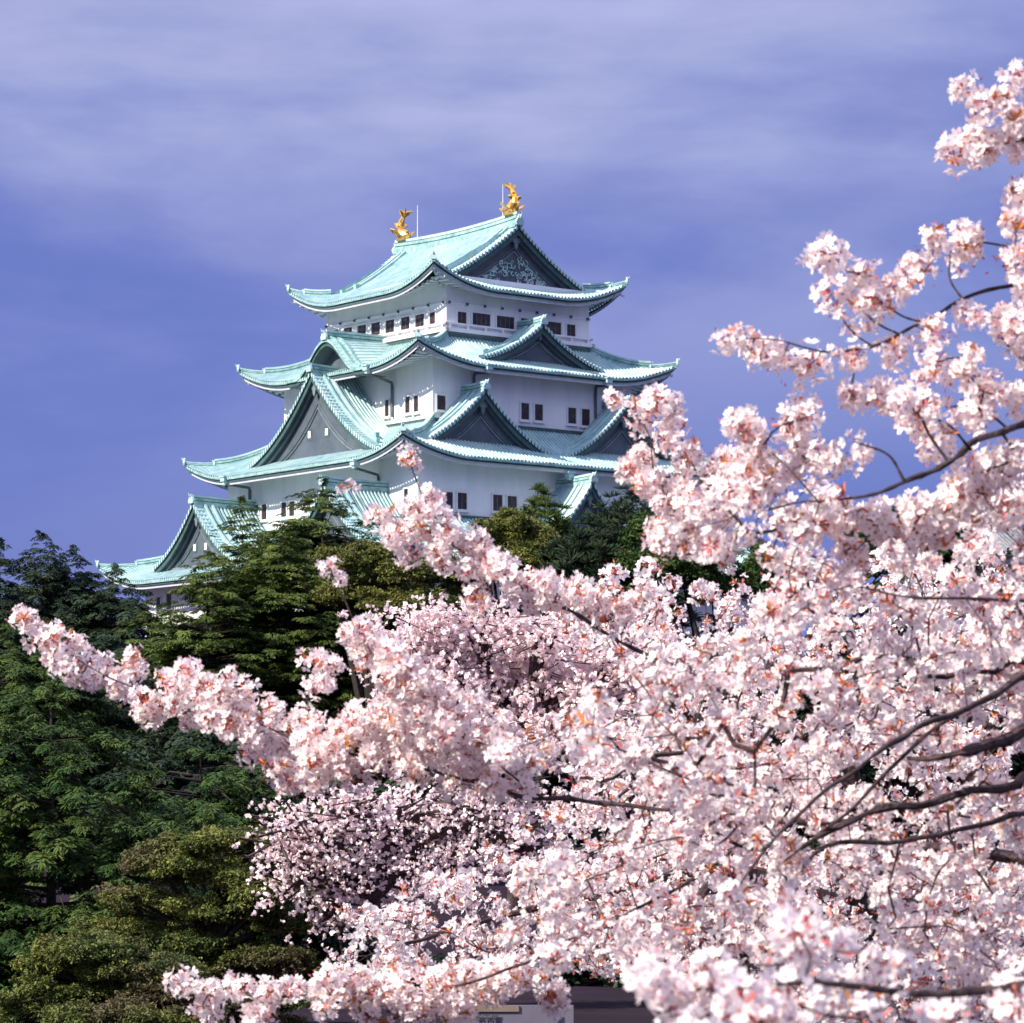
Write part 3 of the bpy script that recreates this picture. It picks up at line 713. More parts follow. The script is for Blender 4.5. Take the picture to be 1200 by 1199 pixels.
# trees right of centre
mound('yellow-green bushy tree under the right-hand ground windows', 596, 600, 128, [(590, 618, 32, 18), (622, 640, 36, 20), (570, 645, 28, 18), (610, 665, 60, 20), (690, 665, 60, 20)], M_yg, T_leaf, .32, seed=2)
pk = dict(zbot=7, name='pine_tree', cat='pine tree', shape=.4, pw=.6)
conifer('dark pine with two upright tips left of the small right gable', 634, 574, 132, 46, M_ced, T_tuft, .5, seed=9, ragged=.5, top=1, **pk)
conifer('dark pine standing in front of the small right gable', 694, 606, 126, 58, M_blue, T_tuft, .5, seed=10, ragged=.4, **pk)
conifer('dark pine between the small right gable and the blossom', 738, 572, 130, 55, M_blue, T_tuft, .55, seed=12, ragged=.45, **pk)
mound('dark green tree seen through gaps in the blossom right of the keep', 850, 645, 125, [(800, 668, 50, 34), (860, 672, 55, 32), (900, 690, 50, 30), (760, 680, 40, 30), (1050, 632, 60, 30), (1090, 650, 60, 36)], M_fir, T_leaf, .4, seed=3)
# row of dark evergreens below the wall (one builder, copies share the meshes)
protos = [conifer('dark evergreen tree in the row below the castle wall', 700, 700, 165, 95, M_blue, T_fan, 1.15, zbot=1, seed=20+i, group='dark evergreens below the castle wall', name='evergreen_tree', cat='evergreen tree', ragged=.35, shape=.55) for i in range(2)]
def copy_tree(o, loc, s, rz):
    c = o.copy(); COL.objects.link(c); c.location = loc; c.scale = (s, s, s); c.rotation_euler = (0, 0, rz)
    for ch in o.children:
        d = ch.copy(); COL.objects.link(d); d.parent = c
    return c
for o, px in zip(protos, (-10, 700)): p = at(px, 0, 165); o.location = (p.x, 165, GZ); o.scale = (.94, .94, .94)
for i, px in enumerate((75, 150, 235, 320, 410, 500, 600, 800, 900, 1000, 1100, 1210)):
    Y = 165+9*((i*7) % 3-1); p = at(px, 0, Y); copy_tree(protos[i % 2], (p.x, Y, GZ), (.86 if px < 600 else 1.0 if px < 1050 else 1.3)+.05*((i*5) % 3-1), i*1.7)
# near conifers lower left
conifer('shadowy fir at the left edge above the large layered fir', 10, 730, 90, 130, M_fir, T_fan, .42, zbot=1, seed=32, ragged=.4, name='fir_tree', cat='fir tree', shape=.4)
conifer('dark fir right of the shadowy one, behind the tip of the blossom arm', 130, 745, 95, 100, M_blue, T_fan, .45, zbot=1, seed=33, ragged=.4, name='fir_tree', cat='fir tree', shape=.4)
conifer('dark fir under the blossom arm, below the tall cedars', 260, 800, 86, 110, M_blue, T_fan, .45, zbot=1, seed=37, ragged=.4, name='fir_tree', cat='fir tree', shape=.4)
conifer('dark fir behind the scattered pale blossom at the lower middle', 400, 830, 84, 120, M_blue, T_fan, .45, zbot=1, seed=34, ragged=.4, name='fir_tree', cat='fir tree', shape=.4)
conifer('large fir with layered drooping boughs at the lower left', 60, 800, 33, 125, M_fir, T_fan, .20, zbot=.1, seed=30, ragged=.42, nb=.95, shape=.45, name='fir_tree', cat='fir tree', droop=-.12)
conifer('fir behind the olive shrub, its boughs under the long blossom arm', 235, 868, 38, 125, M_fir, T_fan, .21, zbot=.2, seed=31, ragged=.5, nb=.6, shape=.3, name='fir_tree', cat='fir tree', droop=-.08)
mound('olive-green layered shrub tree at the lower left of centre', 250, 975, 30, [(262, 990, 80, 17), (335, 1002, 55, 15), (190, 1018, 60, 18), (255, 1030, 75, 20), (330, 1048, 60, 15), (160, 1062, 60, 18), (250, 1075, 95, 22), (340, 1088, 55, 13), (150, 1090, 45, 14), (200, 1108, 80, 18), (310, 1125, 60, 13), (250, 1140, 80, 16), (345, 1140, 50, 12)], M_ol, T_leaf, .095, name='shrub_tree', cat='shrub', seed=4, dens=.8)
mound('lower olive-green rounded shrub in the bottom left corner', 120, 1100, 27, [(105, 1118, 65, 20), (160, 1140, 70, 20), (60, 1150, 55, 20), (115, 1165, 100, 20), (200, 1165, 60, 18), (60, 1190, 70, 18), (150, 1195, 100, 20), (240, 1190, 90, 18), (330, 1180, 60, 16)], M_ol, T_leaf, .09, name='shrub_tree', cat='shrub', seed=5, dens=.8)

# ================================================================== cherry blossom
def petals(hi=True):
    """one flower, unit radius, facing +z"""
    V = []; Q = []; MI = []
    for k in range(5):
        a = 2*math.pi*k/5+rng.normal(0, .08); c, s_ = math.cos(a), math.sin(a); cup = rng.uniform(.18, .6); b = len(V)
        if hi: pts = [(.06, 0, 0), (.52, -.36, cup*.45), (.98, -.20, cup), (.86, 0, cup*.75), (.98, .20, cup), (.52, .36, cup*.45)]; fq = [(0, 1, 2, 3), (0, 3, 4, 5)]
        else: pts = [(.05, 0, 0), (.62, -.42, cup*.5), (1.0, 0, cup), (.62, .42, cup*.5)]; fq = [(0, 1, 2, 3)]
        V += [(x*c-y*s_, x*s_+y*c, z) for x, y, z in pts]; Q += [tuple(i+b for i in f) for f in fq]; MI += [0]*len(fq)
    b = len(V); r_ = .17
    V += [(r_, 0, .16), (0, r_, .16), (-r_, 0, .16), (0, -r_, .16)]; Q.append((b, b+1, b+2, b+3)); MI.append(1)
    return np.array(V), np.array(Q), np.array(MI)
def pom(nf, hi, rad=1.0, fr=.36):
    """a cluster of flowers on a ball"""
    V = []; Q = []; MI = []; base = 0
    d = rng.normal(0, 1, (nf*3, 3)); d /= np.linalg.norm(d, axis=1, keepdims=True)
    keep = []
    for v in d:   # spread out
        if all(np.dot(v, k) < .80 for k in keep): keep.append(v)
        if len(keep) >= nf: break
    for v in keep:
        v2 = v+rng.normal(0, .28, 3); v2 /= np.linalg.norm(v2)
        a = np.cross(v2, rng.normal(0, 1, 3)); a /= np.linalg.norm(a); b = np.cross(v2, a); M = np.stack([a, b, v2], 1)
        pv, pq, pm = petals(hi); s_ = fr*rng.uniform(.8, 1.15)
        V.append((pv*s_) @ M.T+v*rng.uniform(.5, .85)*rad); Q.append(pq+base); base += len(pv); MI.append(pm)
        # red-brown calyx and stalk
        w_ = v*rng.uniform(.1, .2); e = v*.5; n_ = np.cross(v, rng.normal(0, 1, 3)); n_ = n_/np.linalg.norm(n_)*.045
        V.append(np.array([w_-n_, w_+n_, e+n_*1.6, e-n_*1.6])); Q.append(np.array([[0, 1, 2, 3]])+base); base += 4; MI.append(np.array([1]))
    for _ in range(5):      # closed buds among the flowers
        v = rng.normal(0, 1, 3); v /= np.linalg.norm(v); a = np.cross(v, rng.normal(0, 1, 3)); a /= np.linalg.norm(a); c = v*rng.uniform(.75, 1.1)*rad
        V.append(np.array([c-v*.13, c+a*.07, c+v*.13, c-a*.07])); Q.append(np.array([[0, 1, 2, 3]])+base); base += 4; MI.append(np.array([1]))
    return np.concatenate(V), np.concatenate(Q), np.concatenate(MI)
P_hi = [pom(14, True, fr=.40) for _ in range(6)]+[pom(9, True, fr=.42) for _ in range(2)]+[pom(4, True, fr=.42) for _ in range(2)]
P_lo = [pom(9, False, fr=.38) for _ in range(6)]
def flake():
    n = 4; c = rng.normal(0, .26, (n, 3)); a = rng.normal(0, 1, (n, 3)); a /= np.linalg.norm(a, axis=1, keepdims=True); b = np.cross(a, rng.normal(0, 1, (n, 3))); b /= np.linalg.norm(b, axis=1, keepdims=True)
    return quads(c, a*.36, b*.36)
P_far = [flake() for _ in range(6)]
def leafsprig():
    n = 6; d = rng.normal(0, 1, (n, 3)); d[:, 2] += 1.2; d /= np.linalg.norm(d, axis=1, keepdims=True); s_ = np.cross(d, rng.normal(0, 1, (n, 3))); s_ /= np.linalg.norm(s_, axis=1, keepdims=True)
    return quads(d*.5, d*.45, s_*.13)
P_leaf = [leafsprig() for _ in range(4)]

def smooth(pts, n=6):
    P = [Vector(p) for p in pts]; out = []; m = len(P)
    def tan(i):
        if i == 0: return (P[1]-P[0]).normalized()
        if i == m-1: return (P[-1]-P[-2]).normalized()
        a, b = P[i]-P[i-1], P[i+1]-P[i]; la, lb = a.length, b.length
        return (a/la*lb+b/lb*la)/(la+lb)
    for i in range(m-1):
        p, q = P[i], P[i+1]; d = (q-p).length; t0, t1 = tan(i)*d, tan(i+1)*d
        for j in range(n):
            t = j/n; h = (2*t**3-3*t*t+1, t**3-2*t*t+t, -2*t**3+3*t*t, t**3-t*t); out.append(p*h[0]+t0*h[1]+q*h[2]+t1*h[3])
    out.append(P[-1]); return out
def inpoly(x, y, poly):
    c = False; n = len(poly)
    for i in range(n):
        x1, y1 = poly[i]; x2, y2 = poly[(i+1) % n]
        if (y1 > y) != (y2 > y) and x < (x2-x1)*(y-y1)/(y2-y1)+x1: c = not c
    return c
def cherry(label, trunk, limbs, discs, polys, temps, pr, fl_leaf=.25, lod=0, seed=0, layers=3.0, twig=True, thr=-.25, nscale=1.0, holes=(), pm=None, spread=1.0, leafs=1.0, rs=1.0, tips=False, off=False):
    """trunk: 3D pts + radii.  limbs: lists of (px,py,Y,r_m).  discs: (px,py,r_px,Y).  polys: (poly, Y0, Y1, layers)"""
    r = random.Random(seed); root = empty('cherry_tree', (trunk[0][0], trunk[0][1], GZ), 0, label=label, cat='cherry tree')
    O = Vector((trunk[0][0], trunk[0][1], GZ)); tb = MB(); nodes = []; pts = []; fixed = []
    tp = smooth([Vector(t[:3]) for t in trunk], 5); rr = np.interp(np.linspace(0, 1, len(tp)), np.linspace(0, 1, len(trunk)), [t[3] for t in trunk])
    tb.tube([p-O for p in tp], rr, 0, 10)
    for p in tp[4:]: nodes.append(p)
    for lb in limbs:
        P = smooth([at(*q[:3]) if len(q) == 4 else Vector(q[1:4]) for q in lb], 6)
        rads = np.interp(np.linspace(0, 1, len(P)), np.linspace(0, 1, len(lb)), [q[-1]*rs for q in lb])
        P = [p+Vector((noise.noise(p*6), noise.noise(p*6+Vector((9, 0, 0))), noise.noise(p*6+Vector((0, 9, 0)))))*float(min(.03, rd*2.0)) for p, rd in zip(P, rads)]
        tb.tube([p-O for p in P], rads*(1+.15*np.random.default_rng(1).normal(size=len(P))), 0, 7)
        nodes += P
        if tips: pts.append(P[-1]+Vector((0, 0, .01))); pts.append(P[-1]+Vector((.03, .02, -.03))); fixed += [.8, .7]
    for x, y, rad, Y in discs:
        rp = rad/F*Y; n = 1 if rad < 9 else max(2, int(round(3.3*(rp/pr)**2)))
        for _ in range(n):
            a = r.uniform(0, 6.283); q = math.sqrt(r.random())*max(.15, (rad-pr*F/Y*.45)/rad)*rad
            pts.append(at(x+q*math.cos(a), y+q*math.sin(a), Y+r.uniform(-1, 1)*max(rp*1.3, .08)*spread)); fixed.append(.55 if rad < 9 else 1)
    if off:      # the limbs carry blossom outside the frame too
        for p in nodes:
            if p.x > 1.62*p.y/10 and p.z > -.9:
                for _ in range(14):
                    q = p+Vector((r.gauss(0, .22), r.gauss(0, .2), r.gauss(.03, .17)))
                    if q.x > .168*q.y: pts.append(q)
    for poly, Y0, Y1, ly in polys:
        xs = [p[0] for p in poly]; ys = [p[1] for p in poly]; x0, x1, y0, y1 = min(xs), max(xs), min(ys), max(ys)
        Ym = (Y0+Y1)/2; n = int(ly*(x1-x0)*(y1-y0)/(math.pi*(pr*.8*F/Ym)**2))
        for _ in range(n):
            x, y = r.uniform(x0, x1), r.uniform(y0, y1)
            if not inpoly(x, y, poly) or any(inpoly(x, y, h) for h in holes): continue
            Y = r.uniform(Y0, Y1); p = at(x, y, Y)
            if noise.noise(p*(nscale/pr*.22)+Vector((seed, 0, 0))) < thr: continue
            pts.append(p)
    pts = np.array([tuple(p) for p in pts]); n = len(pts)
    # twigs: grow a minimal tree from the limbs outward
    if twig:
        A = np.array([tuple(p) for p in nodes]); par = -np.ones(n, int); best = np.full(n, 1e9); bp = np.zeros(n, int)
        for i0 in range(0, len(A), 400):
            D = np.linalg.norm(pts[:, None]-A[None, i0:i0+400], axis=2); j = D.argmin(1); dm = D.min(1); k = dm < best; best[k] = dm[k]; bp[k] = j[k]+i0
        done = np.zeros(n, bool); order = []; src = bp.copy(); isn = np.ones(n, bool)
        for _ in range(n):
            i = int(np.where(done, 1e9, best).argmin()); done[i] = True; order.append(i)
            d = np.linalg.norm(pts-pts[i], axis=1)*1.05; k = (~done) & (d < best); best[k] = d[k]; src[k] = i; isn[k] = False
        cnt = np.ones(n)
        for i in reversed(order):
            if not isn[i]: cnt[src[i]] += cnt[i]
        for i in order:
            a = Vector(A[src[i]]) if isn[i] else Vector(pts[src[i]]); b = Vector(pts[i])
            if (a-b).length > pr*28: continue
            m_ = (a+b)/2+Vector((r.gauss(0, 1), r.gauss(0, 1), r.gauss(0, 1)-.4))*(a-b).length*.07
            q1 = min(.009, .0011+.0007*cnt[i]**.5)*(pr/.06)**.6
            tb.tube([a-O, m_-O, b-O], [q1*1.1, q1, q1*.8], 0, 4)
    tb.build('trunk', M_bark, root)
    po = pts-np.array(O)
    s_ = pr*rng.uniform(.6, 1.25, n); s_[:len(fixed)] *= np.array(fixed)[:n] if fixed else 1
    o = scatter('blossoms', temps, po, rotmats(n), s_, [pm or M_pet, M_cen], root); tag(o, kind='stuff')
    if leafs > 0:
        k = int(n*fl_leaf*leafs); ids = rng.choice(n, k, replace=False)
        # leaves come in runs along the twigs
        w_ = np.array([noise.noise(Vector(pts[i])*(.5/pr*.25)) for i in ids]); ids = ids[w_ > -.2]
        dv = rng.normal(0, 1, (len(ids), 3)); dv /= np.linalg.norm(dv, axis=1, keepdims=True); dv[:, 1] = -np.abs(dv[:, 1])
        o = scatter('young_leaves', P_leaf, po[ids]+dv*pr*.45, rotmats(len(ids), tilt=1.3), pr*rng.uniform(.3, .65, len(ids)), [M_yl], root); tag(o, kind='stuff')
    print('cherry', label[:30], n)
    return root

# --- the near cherry whose long arms cross the picture
Yb = 10.0
limbs = [
 [('w', 4.2, 11.0, 1.2, .05), (1250, 770, 9.6, .030), (1200, 797, 9.5, .020), (1133, 830, 9.3, .016), (1020, 888, 9.0, .013), (925, 965, 8.8, .008), (855, 1053, 8.6, .004)],
 [(1133, 830, 9.3, .012), (1056, 888, 9.4, .010), (1005, 940, 9.4, .009), (961, 976, 9.5, .008), (910, 1016, 9.6, .004)],
 [('w', 4.0, 11.6, .9, .08), (1260, 835, 10.6, .040), (1200, 855, 9.7, .036), (1165, 868, 9.6, .032), (1122, 881, 9.5, .026), (1060, 890, 9.7, .008)],
 [('w', 4.0, 11.6, .6, .06), (1230, 905, 10.8, .03), (1137, 930, 9.7, .022), (1085, 940, 9.6, .022), (1020, 954, 9.5, .020), (965, 976, 9.5, .015), (930, 1000, 9.6, .006)],
 [(1230, 950, 11.0, .02), (1115, 972, 9.8, .013), (1056, 987, 9.7, .013), (957, 1000, 9.6, .013), (939, 1020, 9.6, .006)],
 [('w', 4.1, 10.6, 1.9, .05), (1250, 470, 9.6, .026), (1192, 500, 9.5, .018), (1160, 510, 9.4, .017), (1120, 540, 9.3, .016), (1100, 552, 9.3, .014), (1060, 566, 9.2, .012), (1020, 580, 9.2, .009), (980, 588, 9.2, .005)],
 [(1110, 542, 9.3, .008), (1088, 508, 9.3, .007), (1076, 484, 9.3, .006), (1058, 473, 9.3, .004)],
 [(1060, 564, 9.2, .008), (1042, 534, 9.2, .006), (1002, 518, 9.2, .004)],
 [(1140, 528, 9.3, .008), (1114, 500, 9.2, .006), (1092, 490, 9.1, .004)],
 [('w', 4.3, 10.6, 2.4, .05), (1260, 320, 9.8, .016), (1192, 335, 9.7, .011), (1132, 350, 9.7, .010), (1083, 377, 9.6, .010), (1023, 407, 9.5, .0075), (981, 412, 9.5, .006), (944, 407, 9.4, .005), (914, 399, 9.4, .004), (869, 397, 9.4, .003)],
 [(1128, 350, 9.7, .006), (1113, 324, 9.7, .005), (1113, 298, 9.7, .004)], [(1023, 406, 9.5, .005), (1005, 394, 9.5, .004), (989, 377, 9.5, .0035)],
 [(1083, 377, 9.6, .006), (1060, 372, 9.6, .005), (1040, 360, 9.6, .004), (1010, 335, 9.6, .003)], [(1055, 392, 9.6, .006), (1030, 380, 9.5, .005), (1010, 365, 9.5, .003)],
 [('w', 4.4, 10.6, 3.0, .04), (1260, 135, 9.9, .012), (1195, 159, 9.8, .008), (1132, 178, 9.8, .004)],
 [(1260, 270, 9.8, .010), (1190, 290, 9.7, .007), (1135, 283, 9.7, .004)],
 [(1250, 430, 9.7, .012), (1190, 452, 9.6, .008), (1150, 470, 9.6, .006), (1110, 478, 9.6, .004)],
 [(1250, 450, 9.8, .008), (1190, 412, 9.7, .006), (1175, 395, 9.7, .005)],
 [('w', 4.0, 11.8, .4, .06), (1240, 690, 10.9, .016), (1200, 690, 10.8, .012), (1130, 702, 9.3, .009), (1060, 698, 9.3, .007), (1000, 685, 9.3, .004)],
 [('w', 4.0, 12.0, .5, .10), (1300, 1010, 12.0, .05), (1050, 985, 12.2, .030), (900, 960, 12.3, .022), (790, 952, 12.4, .016), (700, 940, 12.5, .015), (640, 935, 12.5, .015), (560, 918, 12.5, .013), (510, 905, 12.5, .011), (420, 885, 12.6, .009), (340, 865, 12.8, .008), (260, 830, 13, .007), (180, 815, 13.1, .006), (110, 785, 13.2, .005), (60, 750, 13.3, .004), (25, 722, 13.3, .003)],
 [(640, 935, 12.5, .009), (560, 880, 12.4, .007), (490, 815, 12.3, .006), (440, 770, 12.3, .004), (418, 738, 12.3, .005), (402, 700, 12.3, .0045), (388, 668, 12.3, .0035)],
 [(1050, 985, 12.2, .02), (950, 880, 12.4, .018), (860, 820, 12.5, .016), (780, 775, 12.5, .014), (730, 752, 12.6, .013), (680, 724, 12.6, .013), (640, 700, 12.6, .011), (590, 672, 12.6, .008), (530, 640, 12.6, .006), (490, 610, 12.6, .004), (455, 605, 12.6, .003)],
 [(520, 620, 12.6, .005), (500, 590, 12.6, .0045), (487, 560, 12.6, .004), (478, 536, 12.6, .0035)],
 [(900, 960, 12.3, .012), (800, 1040, 12.0, .011), (690, 1090, 11.9, .010), (600, 1135, 11.9, .010), (500, 1160, 12, .008), (380, 1165, 12.1, .006), (260, 1165, 12.2, .004), (210, 1155, 12.2, .003)],
 [(800, 590, 11.5, .006), (770, 560, 11.5, .005), (760, 510, 11.5, .004), (742, 480, 11.5, .003)], [(1000, 690, 10.9, .010), (900, 640, 11.3, .009), (860, 610, 11.4, .008), (820, 560, 11.5, .006), (793, 500, 11.5, .0045), (780, 470, 11.5, .003)],
 [(980, 588, 9.2, .006), (935, 590, 9.4, .005), (880, 600, 9.6, .004), (840, 595, 9.8, .003)],
 [(960, 590, 9.3, .005), (920, 545, 9.4, .004), (880, 510, 9.5, .003), (862, 495, 9.5, .002)],
]
limbs = [[(q if q[0] != 'w' else q) for q in lb] for lb in limbs]
D = []
def ds(Y, *a): D.extend([(x, y, r_, Y) for x, y, r_ in a])
ds(13.3, (22, 720, 13), (36, 735, 18), (60, 752, 26), (85, 770, 30), (115, 795, 28), (155, 775, 22), (140, 800, 18))
ds(13.0, (172, 830, 24), (205, 800, 30), (232, 825, 36), (262, 820, 36), (300, 850, 42), (340, 885, 44), (372, 787, 26), (352, 838, 20))
ds(12.6, (385, 870, 42), (420, 880, 48), (455, 855, 48), (380, 905, 30), (500, 880, 50), (540, 890, 46), (590, 900, 45))
ds(12.3, (424, 745, 25), (440, 772, 28), (470, 795, 34), (500, 820, 38), (540, 845, 42), (580, 870, 42), (412, 740, 14))
ds(12.6, (448, 607, 17), (480, 600, 16), (508, 582, 15), (470, 635, 26), (505, 615, 28), (520, 645, 32), (560, 650, 32), (590, 672, 30), (620, 690, 30), (655, 700, 32), (700, 705, 36), (740, 700, 30), (560, 700, 18), (400, 574, 7), (412, 570, 7), (476, 537, 8), (470, 541, 7), (386, 664, 5))
ds(11.5, (720, 472, 11), (775, 478, 25), (752, 500, 15), (790, 510, 22), (815, 535, 25), (748, 532, 17), (744, 552, 17), (765, 565, 24), (790, 590, 30), (800, 620, 32), (775, 630, 24), (820, 585, 40), (840, 640, 30), (760, 470, 12), (842, 560, 24), (862, 580, 26), (848, 540, 18), (872, 548, 22))
ds(9.5, (850, 397, 17), (897, 415, 21), (922, 425, 18), (950, 430, 22), (885, 400, 12), (1003, 420, 14), (1050, 411, 12), (947, 478, 22), (995, 464, 14), (1035, 460, 26), (1085, 440, 26), (1070, 480, 24), (1140, 430, 26), (1165, 455, 24), (1145, 487, 26))
ds(9.6, (962, 305, 25), (1015, 318, 20), (975, 350, 20), (1030, 350, 24), (1073, 318, 25), (1050, 340, 18), (1100, 285, 20), (1135, 280, 28), (1185, 305, 25), (1096, 392, 17), (1140, 367, 22), (1180, 380, 25), (1127, 103, 17), (1115, 180, 18), (1150, 165, 24), (1185, 90, 22), (1180, 130, 28), (1200, 160, 28), (1150, 130, 18), (1188, 235, 22), (1195, 265, 22), (1200, 340, 15), (1210, 420, 25), (1200, 470, 20))
ds(9.5, (868, 500, 20), (890, 520, 26), (925, 495, 20), (905, 555, 34), (950, 525, 28), (980, 545, 26), (1010, 530, 14), (870, 570, 34), (1150, 560, 30), (1180, 540, 26), (1130, 590, 34), (1095, 520, 14), (1080, 600, 16), (1190, 600, 30))
ds(9.8, (1022, 622, 28), (1060, 640, 30), (1095, 630, 26), (985, 604, 24), (955, 612, 28), (1000, 645, 30), (920, 620, 26))
ds(12.1, (212, 1150, 13), (245, 1160, 22), (280, 1155, 20), (320, 1165, 28), (360, 1160, 26), (400, 1165, 36), (450, 1165, 42), (500, 1170, 44), (240, 1190, 22), (300, 1190, 26), (550, 1160, 40), (600, 1150, 34), (640, 1165, 26))
holes = [[(1045, 560), (1105, 545), (1110, 572), (1075, 595), (1035, 600)], [(985, 492), (1050, 498), (1040, 516), (995, 508)], [(790, 655), (850, 650), (905, 675), (870, 705), (815, 690)], [(1075, 585), (1105, 585), (1105, 612), (1075, 612)], [(1160, 600), (1188, 600), (1188, 628), (1160, 628)],
 [(560, 1165), (750, 1150), (780, 1199), (540, 1210)]]
polyA = [(845, 560), (900, 530), (980, 560), (1060, 600), (1120, 560), (1210, 545), (1210, 790), (1120, 800), (1000, 830), (900, 900), (870, 1000), (780, 930), (660, 900), (560, 880), (600, 850), (700, 820), (760, 760), (900, 740), (860, 700), (780, 640), (810, 580)]
polyB = [(880, 880), (1000, 840), (1210, 760), (1210, 1210), (880, 1210), (760, 1130), (640, 1130), (560, 1080), (640, 1000), (760, 960)]
cherry('near cherry tree whose long blossoming arms cross the whole foreground from the right edge',
 [(4.3, 12.2, GZ-.2, .30), (4.2, 12.0, -.6, .24), (4.1, 11.7, .4, .20), (4.2, 11.2, 1.6, .14), (4.4, 10.8, 3.0, .08)],
 limbs, D, [(polyA, 9.2, 12.5, 2.2), (polyB, 9.6, 12.5, 2.1)], P_hi, .056, seed=1, holes=holes, thr=-.2, rs=.6, fl_leaf=.8, tips=True, off=True)
# --- bottom right, very near
limbs = [[('w', 1.7, 6.0, -1.0, .03), (1260, 1150, 5.8, .012), (1100, 1165, 5.7, .008), (960, 1150, 5.6, .006), (850, 1160, 5.6, .004), (780, 1160, 5.6, .003)]]
polyC = [(790, 1180), (815, 1130), (870, 1105), (910, 1080), (960, 1085), (990, 1120), (1060, 1130), (1120, 1150), (1210, 1140), (1210, 1215), (790, 1215)]
cherry('out-of-focus cherry tree nearest the camera, filling the bottom right corner',
 [(1.9, 6.3, GZ-.2, .10), (1.85, 6.2, -1.4, .07), (1.7, 6.0, -1.0, .04)], limbs, [(762, 1142, 14, 5.6), (775, 1160, 12, 5.6), (800, 1165, 25, 5.6)], [(polyC, 5.3, 6.1, 2.4)], P_hi, .056, seed=2, fl_leaf=.12, thr=-.35)
# --- middle distance cherries
polyM = [(640, 720), (690, 680), (760, 665), (830, 690), (900, 680), (960, 660), (1210, 640), (1210, 1210), (700, 1140), (560, 1140), (400, 1150), (385, 1100), (400, 1060), (470, 1040), (560, 1000), (640, 930), (700, 860), (760, 820), (700, 780)]
limbs = [[('w', 2.2, 21, -.6, .16), (980, 960, 20.5, .09), (860, 880, 20, .05), (760, 800, 19.5, .03), (700, 720, 19, .012)], [('w', 2.2, 21, -.6, .14), (850, 1020, 20.5, .08), (700, 1050, 20, .05), (560, 1080, 19.5, .03), (430, 1120, 19, .012)],
 [('w', 2.2, 21, -.6, .14), (1000, 900, 20.5, .08), (1010, 780, 20, .05), (960, 700, 19.5, .02)], [('w', 2.2, 21, -.6, .14), (1130, 930, 20.5, .08), (1180, 800, 20, .05), (1190, 680, 19.5, .02)], [(850, 1020, 20.5, .06), (740, 1120, 19.5, .04), (640, 1125, 19, .03), (580, 1150, 19, .02)]]
cherry('cherry tree with reddish young leaves in the middle distance, behind the near branches', [(2.2, 21.5, GZ-.2, .26), (2.25, 21.3, -1.2, .22), (2.2, 21, -.6, .17)], limbs, [], [(polyM, 17.5, 21.5, 2.4)], P_lo, .072, seed=3, fl_leaf=.95, thr=-.22, rs=.55,
 holes=[[(690, 1150), (790, 1140), (800, 1210), (540, 1210), (540, 1168)]])
# --- far cherries, small pale flecks
def far_cherry(label, x, Y, lobes, fleck, n, seed, top):
    r = np.random.default_rng(seed); c0 = at(x, 960, Y); root = empty('cherry_tree', (c0.x, Y, GZ), 0, label=label, cat='cherry tree'); O = Vector((c0.x, Y, GZ))
    tb = MB(); pos = []; area = sum(l[2]*l[3] for l in lobes)
    zt = at(x, top, Y).z-GZ
    tb.tube([(0, 0, -.2), (.1, 0, zt*.3), (0, .1, zt*.55)], [.14, .10, .05], 0, 8)
    for lx, ly, hw, hh in lobes:
        dY = r.uniform(-.6, .6)*hw/F*Y; c = at(lx, ly, Y+dY)-O; a, b = hw/F*Y, hh/F*Y; m = int(n*hw*hh/area)
        for _ in range(9):
            e = c+Vector((r.uniform(-a, a)*.8, r.uniform(-a, a)*.6, r.uniform(-b, b)*.8)); s0 = Vector((0, .1, zt*.5))
            mid = (s0+c)/2+Vector((0, 0, .15)); tb.tube([s0, mid, c*.6+e*.4, e], [.06, .045, .03, .012], 0, 4)
        # twig sprays carrying the blossom
        ns = max(8, m//12); d = r.normal(0, 1, (ns, 3)); d /= np.linalg.norm(d, axis=1, keepdims=True); q = d*(r.uniform(.05, 1.25, ns)**.6)[:, None]*np.array([a, a*.8, b])+np.array(c)
        dirs = r.normal(0, 1, (ns, 3)); dirs[:, 2] *= .35; dirs /= np.linalg.norm(dirs, axis=1, keepdims=True); ln = r.uniform(.25, .8, ns)*min(1, Y/45)
        for k in range(ns):
            if k % 3 == 0: tb.tube([Vector(q[k]-dirs[k]*ln[k]), Vector(q[k]+dirs[k]*ln[k])], [.014, .006], 0, 3)
            t = r.uniform(-1, 1, 12)[:, None]; pos.append(q[k]+dirs[k]*ln[k]*t+r.normal(0, .05, (12, 3))-np.array([0, 0, .08])*t*t)
    tb.build('trunk', M_bark, root); pos = np.concatenate(pos)
    tag(scatter('blossoms', P_far, pos, rotmats(len(pos)), fleck*r.uniform(.6, 1.3, len(pos)), [M_petf], root), kind='stuff')
far_cherry('far cherry tree with tiny pale flowers in front of the cedars, centre of the photo', 600, 52, [(500, 745, 65, 40), (560, 730, 60, 35), (590, 790, 90, 55), (500, 800, 60, 45), (660, 800, 80, 55), (560, 860, 90, 50), (700, 860, 80, 50), (740, 770, 60, 50), (640, 740, 45, 30), (480, 765, 45, 30)], .085, 8500, 1, 720)
far_cherry('far cherry tree with thinly scattered flowers between the olive shrub and the near blossom', 440, 28.6, [(350, 965, 32, 16), (365, 1010, 45, 28), (335, 990, 26, 14), (395, 1040, 40, 20), (400, 950, 70, 35), (470, 960, 70, 40), (370, 990, 60, 30), (430, 1020, 60, 40), (500, 1010, 70, 45), (560, 950, 70, 50), (390, 1070, 40, 25), (620, 980, 70, 50), (345, 1035, 30, 14)], .040, 4600, 2, 920)
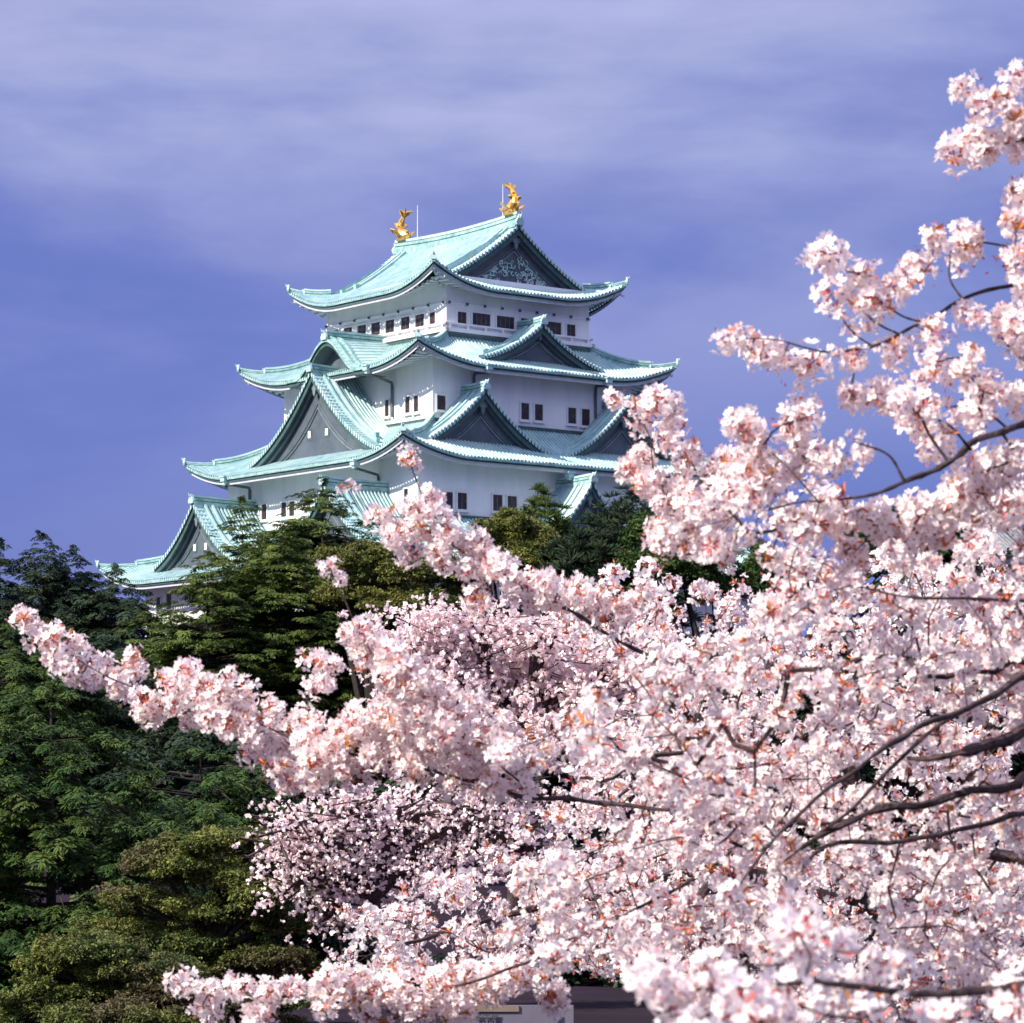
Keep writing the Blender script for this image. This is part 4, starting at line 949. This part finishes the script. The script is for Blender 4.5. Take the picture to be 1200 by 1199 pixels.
far_cherry('far cherry tree in flower between the dark firs at the left edge', 20, 100, [(42, 832, 24, 16), (20, 850, 22, 12), (30, 875, 20, 8), (15, 915, 18, 20), (22, 940, 14, 10)], .09, 700, 3, 825)
far_cherry('far cherry tree showing dark twigs low in the right half, behind the middle-distance cherry', 860, 34, [(700, 1060, 80, 60), (800, 1040, 90, 60), (900, 1040, 90, 60), (760, 1130, 80, 30), (1000, 1060, 90, 60), (1110, 1060, 90, 70), (1180, 980, 60, 60)], .055, 9000, 4, 1010)
mound('dark evergreen shrub between the olive shrub and the lower blossom arm', 400, 1090, 31, [(360, 1110, 60, 22), (420, 1120, 60, 24), (330, 1150, 70, 22), (400, 1160, 80, 22), (480, 1150, 70, 24)], M_blue, T_leaf, .12, name='shrub_tree', cat='shrub', seed=9, dens=1.0)
# --- a dark clipped hedge behind the sign
mound('long dark hedge low behind the information board', 720, 1130, 33, [(440, 1185, 70, 22), (540, 1185, 80, 20), (640, 1190, 80, 18), (740, 1180, 80, 24), (830, 1190, 80, 22), (700, 1160, 60, 22)], M_blue, T_leaf, .2, name='hedge', cat='hedge', seed=6, dens=1.3)
# --- information board at the bottom
Ys = 26.0; c = at(601, 1178, Ys); sg = empty('information_board', (c.x, Ys, GZ), 0, label='grey information board with dark lettering at the bottom edge, half hidden by blossom', cat='sign')
hw = 71/F*Ys; zt = c.z-GZ
M_brd = mat('board_grey', (0.13, 0.12, 0.155), (0.17, 0.16, 0.20), 2, .6); M_tan = mat('board_tan', (0.20, 0.15, 0.11), (0.26, 0.2, 0.15), 2, .6); M_ink = mat('board_ink', (0.03, 0.03, 0.04))
mb = MB(); mb.box((0, 0, zt-.30), (2*hw, .05, .60)); mb.build('panel', M_brd, sg)
mb = MB(); mb.box((-hw*.45, -.030, zt-.025), (hw*1.1, .02, .05)); mb.build('top_strip', M_tan, sg)
for sx in (-1, 1):
    mb = MB(); mb.tube([(sx*hw*.8, .06, -.1), (sx*hw*.8, .06, zt-.05)], .035, 0, 8); mb.build('post', M_pipe, sg)
for txt, xx, sz in (('名古屋', 556, .066), ('城', 648, .066)):
    cu = bpy.data.curves.new('lettering', 'FONT'); cu.body = txt; cu.size = sz; cu.extrude = .002
    o = bpy.data.objects.new('lettering', cu); COL.objects.link(o); bpy.context.view_layer.update()
    me = bpy.data.meshes.new_from_object(o.evaluated_get(bpy.context.evaluated_depsgraph_get())); bpy.data.objects.remove(o)
    me.materials.clear(); me.materials.append(M_ink); o = bpy.data.objects.new('lettering', me); COL.objects.link(o); o.parent = sg
    o.location = ((xx-601)/F*Ys, -.045, zt-.12); o.rotation_euler = (R(90), 0, 0)
